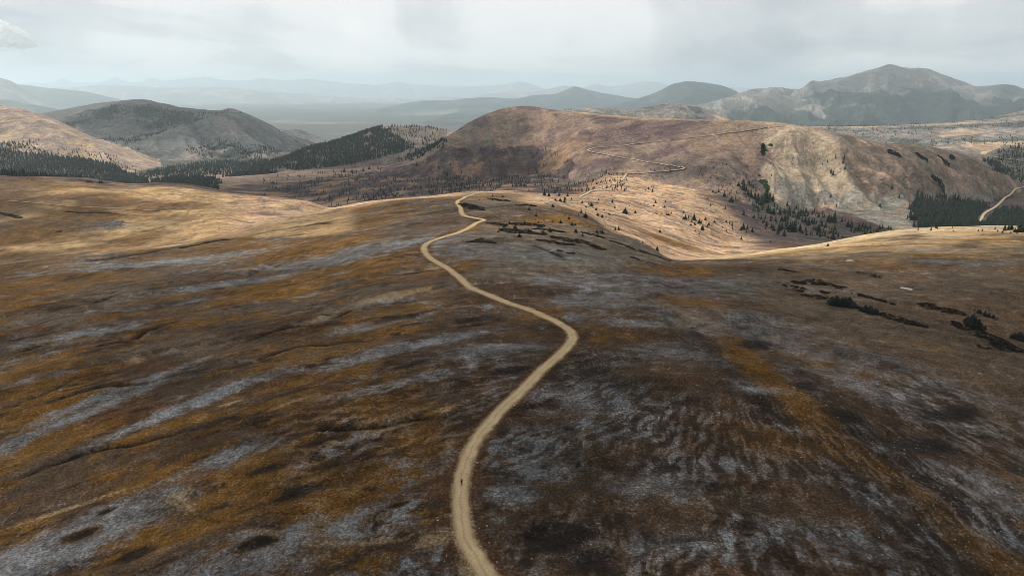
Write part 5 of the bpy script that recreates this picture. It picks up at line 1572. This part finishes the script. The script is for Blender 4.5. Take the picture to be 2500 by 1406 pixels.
# ------------------------------------------------------------------ tussocks, cushion plants and dwarf shrubs of the near ridge
def tussocks(n):
    r = np.random.default_rng(55)
    a = np.radians(r.uniform(-41, 41, n))
    kd = np.exp(r.uniform(math.log(0.20), math.log(0.95), n))          # spread evenly over the dip angle from the air
    rad = 92.0 / kd
    x, y = np.sin(a) * rad, np.cos(a) * rad
    rw = field(ROAD_W, x, y); gr = field(GREY, x, y)
    keep = (rw > 0.25) & (r.random(n) > 0.75 * gr) & (fbm(x / 5, y / 5, 3, 701) > -0.25)
    x, y, rad = x[keep], y[keep], rad[keep]
    n = len(x)
    col = field(C, x, y) * np.exp(r.normal(size=n) * 0.55)[:, None]
    warm = r.random(n)[:, None] < 0.12
    col = np.where(warm, col * np.array([1.5, 1.32, 1.0]), col)
    col = np.clip(col, 0.004, 0.2)
    w = r.uniform(0.10, 0.24, n) * np.clip(rad / 170, 0.7, 1.25)
    h = w * r.uniform(0.5, 1.3, n)
    z = height(x, y) - 0.04
    t0 = r.uniform(0, 6.28, n)
    V5 = np.zeros((n, 5, 3))
    for k in range(4):
        q = w * r.uniform(0.6, 1.35, n)
        V5[:, k, 0] = x + np.cos(t0 + k * 1.5708) * q
        V5[:, k, 1] = y + np.sin(t0 + k * 1.5708) * q
        V5[:, k, 2] = z
    V5[:, 4, 0] = x + r.uniform(-.4, .4, n) * w; V5[:, 4, 1] = y + r.uniform(-.4, .4, n) * w; V5[:, 4, 2] = z + h
    f = np.array([(0, 1, 4), (1, 2, 4), (2, 3, 4), (3, 0, 4)])
    F_ = (f[None] + (np.arange(n) * 5)[:, None, None]).reshape(-1, 3)
    m, g = mat("tussock_leaves")
    out = g.n('ShaderNodeOutputMaterial')
    at = g.n('ShaderNodeVertexColor', layer_name="Col")
    bs = g.n('ShaderNodeBsdfPrincipled', {'Base Color': at, 'Roughness': 0.95, 'Specular IOR Level': 0.1})
    g.t.links.new(bs.outputs[0], out.inputs[0])
    me = new_mesh("tundra_tussocks", V5.reshape(-1, 3), F_, m)
    ca = me.color_attributes.new("Col", 'FLOAT_COLOR', 'POINT')
    cc = np.concatenate([np.repeat(col, 5, axis=0), np.ones((n * 5, 1))], axis=1).astype(np.float32)
    ca.data.foreach_set('color', cc.ravel())
    link("tundra_tussocks", me, "low ochre and brown tussocks covering the near ridge", 'tussocks', kind='stuff')


tussocks(115000)

# ------------------------------------------------------------------ the person on the road
def build_person():
    p = hit(1127.5, 1186)
    J = {'pel': (0, 0, 0.95), 'sp': (0, 0.02, 1.15), 'ch': (0, 0.04, 1.36), 'nk': (0, 0.05, 1.50), 'hd': (0, 0.07, 1.62), 'top': (0, 0.07, 1.73),
         'sl': (-0.19, 0.04, 1.41), 'el': (-0.29, -0.02, 1.16), 'wl': (-0.22, 0.20, 1.08), 'hl': (-0.19, 0.27, 1.10),
         'sr': (0.19, 0.04, 1.41), 'er': (0.29, -0.02, 1.16), 'wr': (0.22, 0.20, 1.08), 'hr': (0.19, 0.27, 1.10),
         'hpl': (-0.10, 0, 0.90), 'kl': (-0.12, 0.14, 0.50), 'al': (-0.12, -0.04, 0.09), 'tl': (-0.13, 0.12, 0.03),
         'hpr': (0.10, 0, 0.90), 'kr': (0.12, 0.02, 0.50), 'ar': (0.12, -0.22, 0.12), 'tr': (0.13, -0.10, 0.03)}
    rad = {'pel': .145, 'sp': .135, 'ch': .155, 'nk': .06, 'hd': .10, 'top': .075, 'sl': .07, 'el': .048, 'wl': .034, 'hl': .036, 'sr': .07, 'er': .048, 'wr': .034, 'hr': .036,
           'hpl': .095, 'kl': .062, 'al': .045, 'tl': .04, 'hpr': .095, 'kr': .062, 'ar': .045, 'tr': .04}
    E = [('pel', 'sp'), ('sp', 'ch'), ('ch', 'nk'), ('nk', 'hd'), ('hd', 'top'), ('ch', 'sl'), ('sl', 'el'), ('el', 'wl'), ('wl', 'hl'), ('ch', 'sr'), ('sr', 'er'), ('er', 'wr'), ('wr', 'hr'),
         ('pel', 'hpl'), ('hpl', 'kl'), ('kl', 'al'), ('al', 'tl'), ('pel', 'hpr'), ('hpr', 'kr'), ('kr', 'ar'), ('ar', 'tr')]
    names_ = list(J)
    me = bpy.data.meshes.new("body")
    vs = [J[n] for n in names_]
    es = [(names_.index(a), names_.index(b)) for a, b in E]
    # five short fingers at the end of each hand
    radl = [rad[n] for n in names_]
    for sgn, h in ((-1, 'hl'), (1, 'hr')):
        b = J[h]
        for q in range(5):
            ln = (0.045, 0.075, 0.085, 0.078, 0.06)[q]
            o = (q - 2) * 0.017
            i = len(vs)
            vs.append((b[0] + sgn * -0.01 + o * 0.6, b[1] + 0.03 + ln * .5, b[2] + o))
            vs.append((b[0] + sgn * -0.03 + o * 0.6, b[1] + 0.03 + ln, b[2] + o - 0.03))
            radl += [0.010, 0.008]
            es += [(names_.index(h), i), (i, i + 1)]
    me.from_pydata(vs, es, [])
    o = bpy.data.objects.new("body", me)
    COL.objects.link(o)
    sk = o.modifiers.new("skin", 'SKIN')
    sv = me.skin_vertices[0].data
    for i, r_ in enumerate(radl):
        sv[i].radius = (r_, r_ * (0.78 if names_[i] in ('ch', 'sp', 'pel') else 1.0) if i < len(names_) else r_)
    sv[0].use_root = True
    sub = o.modifiers.new("sub", 'SUBSURF'); sub.levels = sub.render_levels = 1
    dg = bpy.context.evaluated_depsgraph_get()
    m2_ = bpy.data.meshes.new_from_object(o.evaluated_get(dg))
    bpy.data.objects.remove(o)
    for m in (simple("dark_jacket", (0.014, 0.016, 0.020), 0.2, 20), simple("dark_trousers", (0.020, 0.019, 0.018), 0.2, 20), simple("skin_tone", (0.40, 0.25, 0.18), 0.1, 20), simple("shoe_leather", (0.05, 0.04, 0.035), 0.2, 30)):
        m2_.materials.append(m)
    for f in m2_.polygons:
        c = f.center
        f.use_smooth = True
        f.material_index = 3 if c.z < 0.10 else (1 if c.z < 0.93 else (2 if c.z > 1.49 or (c.y > 0.19 and c.z < 1.2) else 0))
    root = link("person", m2_, "person in dark clothes walking away up the dirt road", 'person')
    root.location = (p[0], p[1], float(height(p[0], p[1])) + 0.10)
    root.rotation_euler = (0, 0, math.radians(-6))
    # hair, a small pack
    import bmesh
    bm = bmesh.new()
    bmesh.ops.create_icosphere(bm, subdivisions=2, radius=0.115)
    for v in bm.verts:
        v.co.z = v.co.z * 1.05 + 1.665; v.co.y = v.co.y * 1.0 + 0.045
    bmesh.ops.delete(bm, geom=[v for v in bm.verts if v.co.y > 0.10 and v.co.z < 1.68], context='VERTS')
    hm = bpy.data.meshes.new("hair"); bm.to_mesh(hm); bm.free()
    hm.materials.append(simple("dark_hair", (0.015, 0.012, 0.010), 0.2, 30))
    link("hair", hm, parent=root)
    bm = bmesh.new()
    bmesh.ops.create_cube(bm, size=1.0)
    for v in bm.verts:
        tp = 0.85 if v.co.z > 0 else 1.0
        v.co = Vector((v.co.x * 0.27 * tp, v.co.y * 0.15 * tp - 0.15, v.co.z * 0.40 + 1.24))
    bmesh.ops.bevel(bm, geom=bm.edges[:], offset=0.04, segments=2, affect='EDGES')
    bm2 = bpy.data.meshes.new("backpack"); bm.to_mesh(bm2); bm.free()
    bm2.materials.append(simple("pack_cloth", (0.012, 0.014, 0.016), 0.2, 30))
    link("backpack", bm2, parent=root)


build_person()

# ------------------------------------------------------------------ air and clouds
def cloud_volume(name, c, ax, rot, density, seed, label, lumps=0.28, sub=5):
    import bmesh
    bm = bmesh.new()
    bmesh.ops.create_icosphere(bm, subdivisions=sub, radius=1.0)
    co = np.array([v.co[:] for v in bm.verts])
    a = np.arctan2(co[:, 1], co[:, 0]); hr_ = np.hypot(co[:, 0], co[:, 1])
    n = fbm(co[:, 0] * 1.7 + seed, co[:, 1] * 1.7 + co[:, 2] * 0.8, 4, seed) + 0.4 * fbm(co[:, 0] * 4 + co[:, 2] * 3, co[:, 1] * 4, 3, seed + 5)
    k = 1 + lumps * n
    co = co * k[:, None]
    co[:, 2] = np.where(co[:, 2] < 0, co[:, 2] * 0.35, co[:, 2])
    for v, q in zip(bm.verts, co):
        v.co = Vector(q)
    me = bpy.data.meshes.new(name); bm.to_mesh(me); bm.free()
    for p in me.polygons:
        p.use_smooth = True
    m, g = mat(name + "_vapour")
    out = g.n('ShaderNodeOutputMaterial')
    pv = g.n('ShaderNodeVolumePrincipled', {'Color': (0.97, 0.97, 0.98, 1), 'Density': density, 'Anisotropy': 0.2})
    g.t.links.new(pv.outputs[0], out.inputs['Volume'])
    me.materials.append(m)
    o = link(name, me, label, 'cloud', kind='stuff')
    o.location = c; o.scale = ax; o.rotation_euler = (0, 0, math.radians(rot))
    return o


for i, (tx, ty, tz, ax, ay, rot, od, cz_, lab) in enumerate([  # unseen clouds added for shade, each set sunward of the ground it darkens
        (10, 70, -95, 660, 400, 0, 1.75, 1300, "broad unseen cloud bank that keeps the near ridge in shade"),
        (150, 130, -95, 230, 170, 0, 1.0, 1750, "unseen cloud added to darken the right part of the near ridge"),
        (-170, 570, -110, 85, 95, 20, 0.9, 1350, "small unseen cloud added to shade the road's upper loop"),
        (-540, 590, -120, 180, 200, 0, 0.6, 1400, "unseen cloud added to shade the left part of the golden basin"),
        (-360, 1680, -200, 520, 540, 10, 1.8, 1300, "unseen cloud bank shading the moor and the wooded knoll"),
        (-1450, 3950, -250, 950, 800, 0, 2.2, 1500, "unseen cloud bank shading the grey left mountain"),
        (480, 940, -180, 110, 110, 30, 1.1, 1300, "small unseen cloud shading the bowl below the scree"),
        (960, 1400, -150, 230, 260, 0, 1.0, 1350, "unseen cloud added to shade the right flank of the brown hill"),
        (6300, 12400, 0, 3800, 3300, 0, 0.7, 4600, "high unseen cloud added to shade the big right mountain")]):
    s_ = (cz_ - tz) / SUN[2]
    th = 160.0
    cloud_volume("cloud", (tx + SUN[0] * s_, ty + SUN[1] * s_, cz_), (ax, ay, th), rot, od / (th * 1.35), 900 + i * 11, lab)


def puffy_cloud():
    """the small white cumulus standing in the sky at the left, built of heaped billows"""
    import bmesh
    az_, k_, _ = ray(14, 104)
    rc_ = 36000.0
    r = random.Random(3)
    bm = bmesh.new()
    bmesh.ops.create_icosphere(bm, subdivisions=6, radius=1.0)
    co = np.array([v.co[:] for v in bm.verts])
    n = fbm(co[:, 0] * 1.6 + 3, co[:, 1] * 1.6 + co[:, 2] * 1.9, 3, 971) * 0.5 + (0.5 - np.abs(fbm(co[:, 0] * 3.2 + co[:, 2] * 2.6, co[:, 1] * 3.2 - co[:, 2] * 1.4, 2, 973))) * 0.34
    co = co * (0.85 + n)[:, None]
    co[:, 2] = np.where(co[:, 2] < 0, co[:, 2] * 0.25, co[:, 2] * (1.0 - 0.45 * np.clip(co[:, 0], 0, 1)))
    for v, q in zip(bm.verts, co):
        v.co = Vector(q)
    me = bpy.data.meshes.new("cloud"); bm.to_mesh(me); bm.free()
    for p in me.polygons:
        p.use_smooth = True
    m, g = mat("cumulus")
    out = g.n('ShaderNodeOutputMaterial')
    df = g.n('ShaderNodeBsdfDiffuse', {0: (0.97, 0.97, 0.97, 1)})
    tr = g.n('ShaderNodeBsdfTranslucent', {0: (0.97, 0.97, 0.97, 1)})
    mx = g.n('ShaderNodeMixShader', {0: 0.6, 1: df, 2: tr})
    g.t.links.new(mx.outputs[0], out.inputs[0])
    me.materials.append(m)
    o = link("cloud", me, "small white puffy cloud at the left edge of the sky", 'cloud')
    o.location = (math.sin(az_) * rc_, math.cos(az_) * rc_, k_ * rc_ - 60)
    o.scale = (930, 750, 840)
    o.rotation_euler = (0, 0, -az_)


puffy_cloud()


def haze_box():
    x, zlo, zhi = 72000.0, -820.0, 900.0
    v = [(-x, -x, zlo), (x, -x, zlo), (x, x, zlo), (-x, x, zlo), (-x, -x, zhi), (x, -x, zhi), (x, x, zhi), (-x, x, zhi)]
    f = [(0, 3, 2, 1), (4, 5, 6, 7), (0, 1, 5, 4), (1, 2, 6, 5), (2, 3, 7, 6), (3, 0, 4, 7)]
    m, g = mat("mountain_haze")
    out = g.n('ShaderNodeOutputMaterial')
    pv = g.n('ShaderNodeVolumePrincipled', {'Color': (0.74, 0.90, 1.0, 1), 'Density': HAZE_DENSITY, 'Anisotropy': 0.45})
    g.t.links.new(pv.outputs[0], out.inputs['Volume'])
    o = link("haze", new_mesh("haze", v, f, m), "pale blue haze filling the air between the hills", 'haze', kind='stuff')
    o.display_type = 'WIRE'


haze_box()
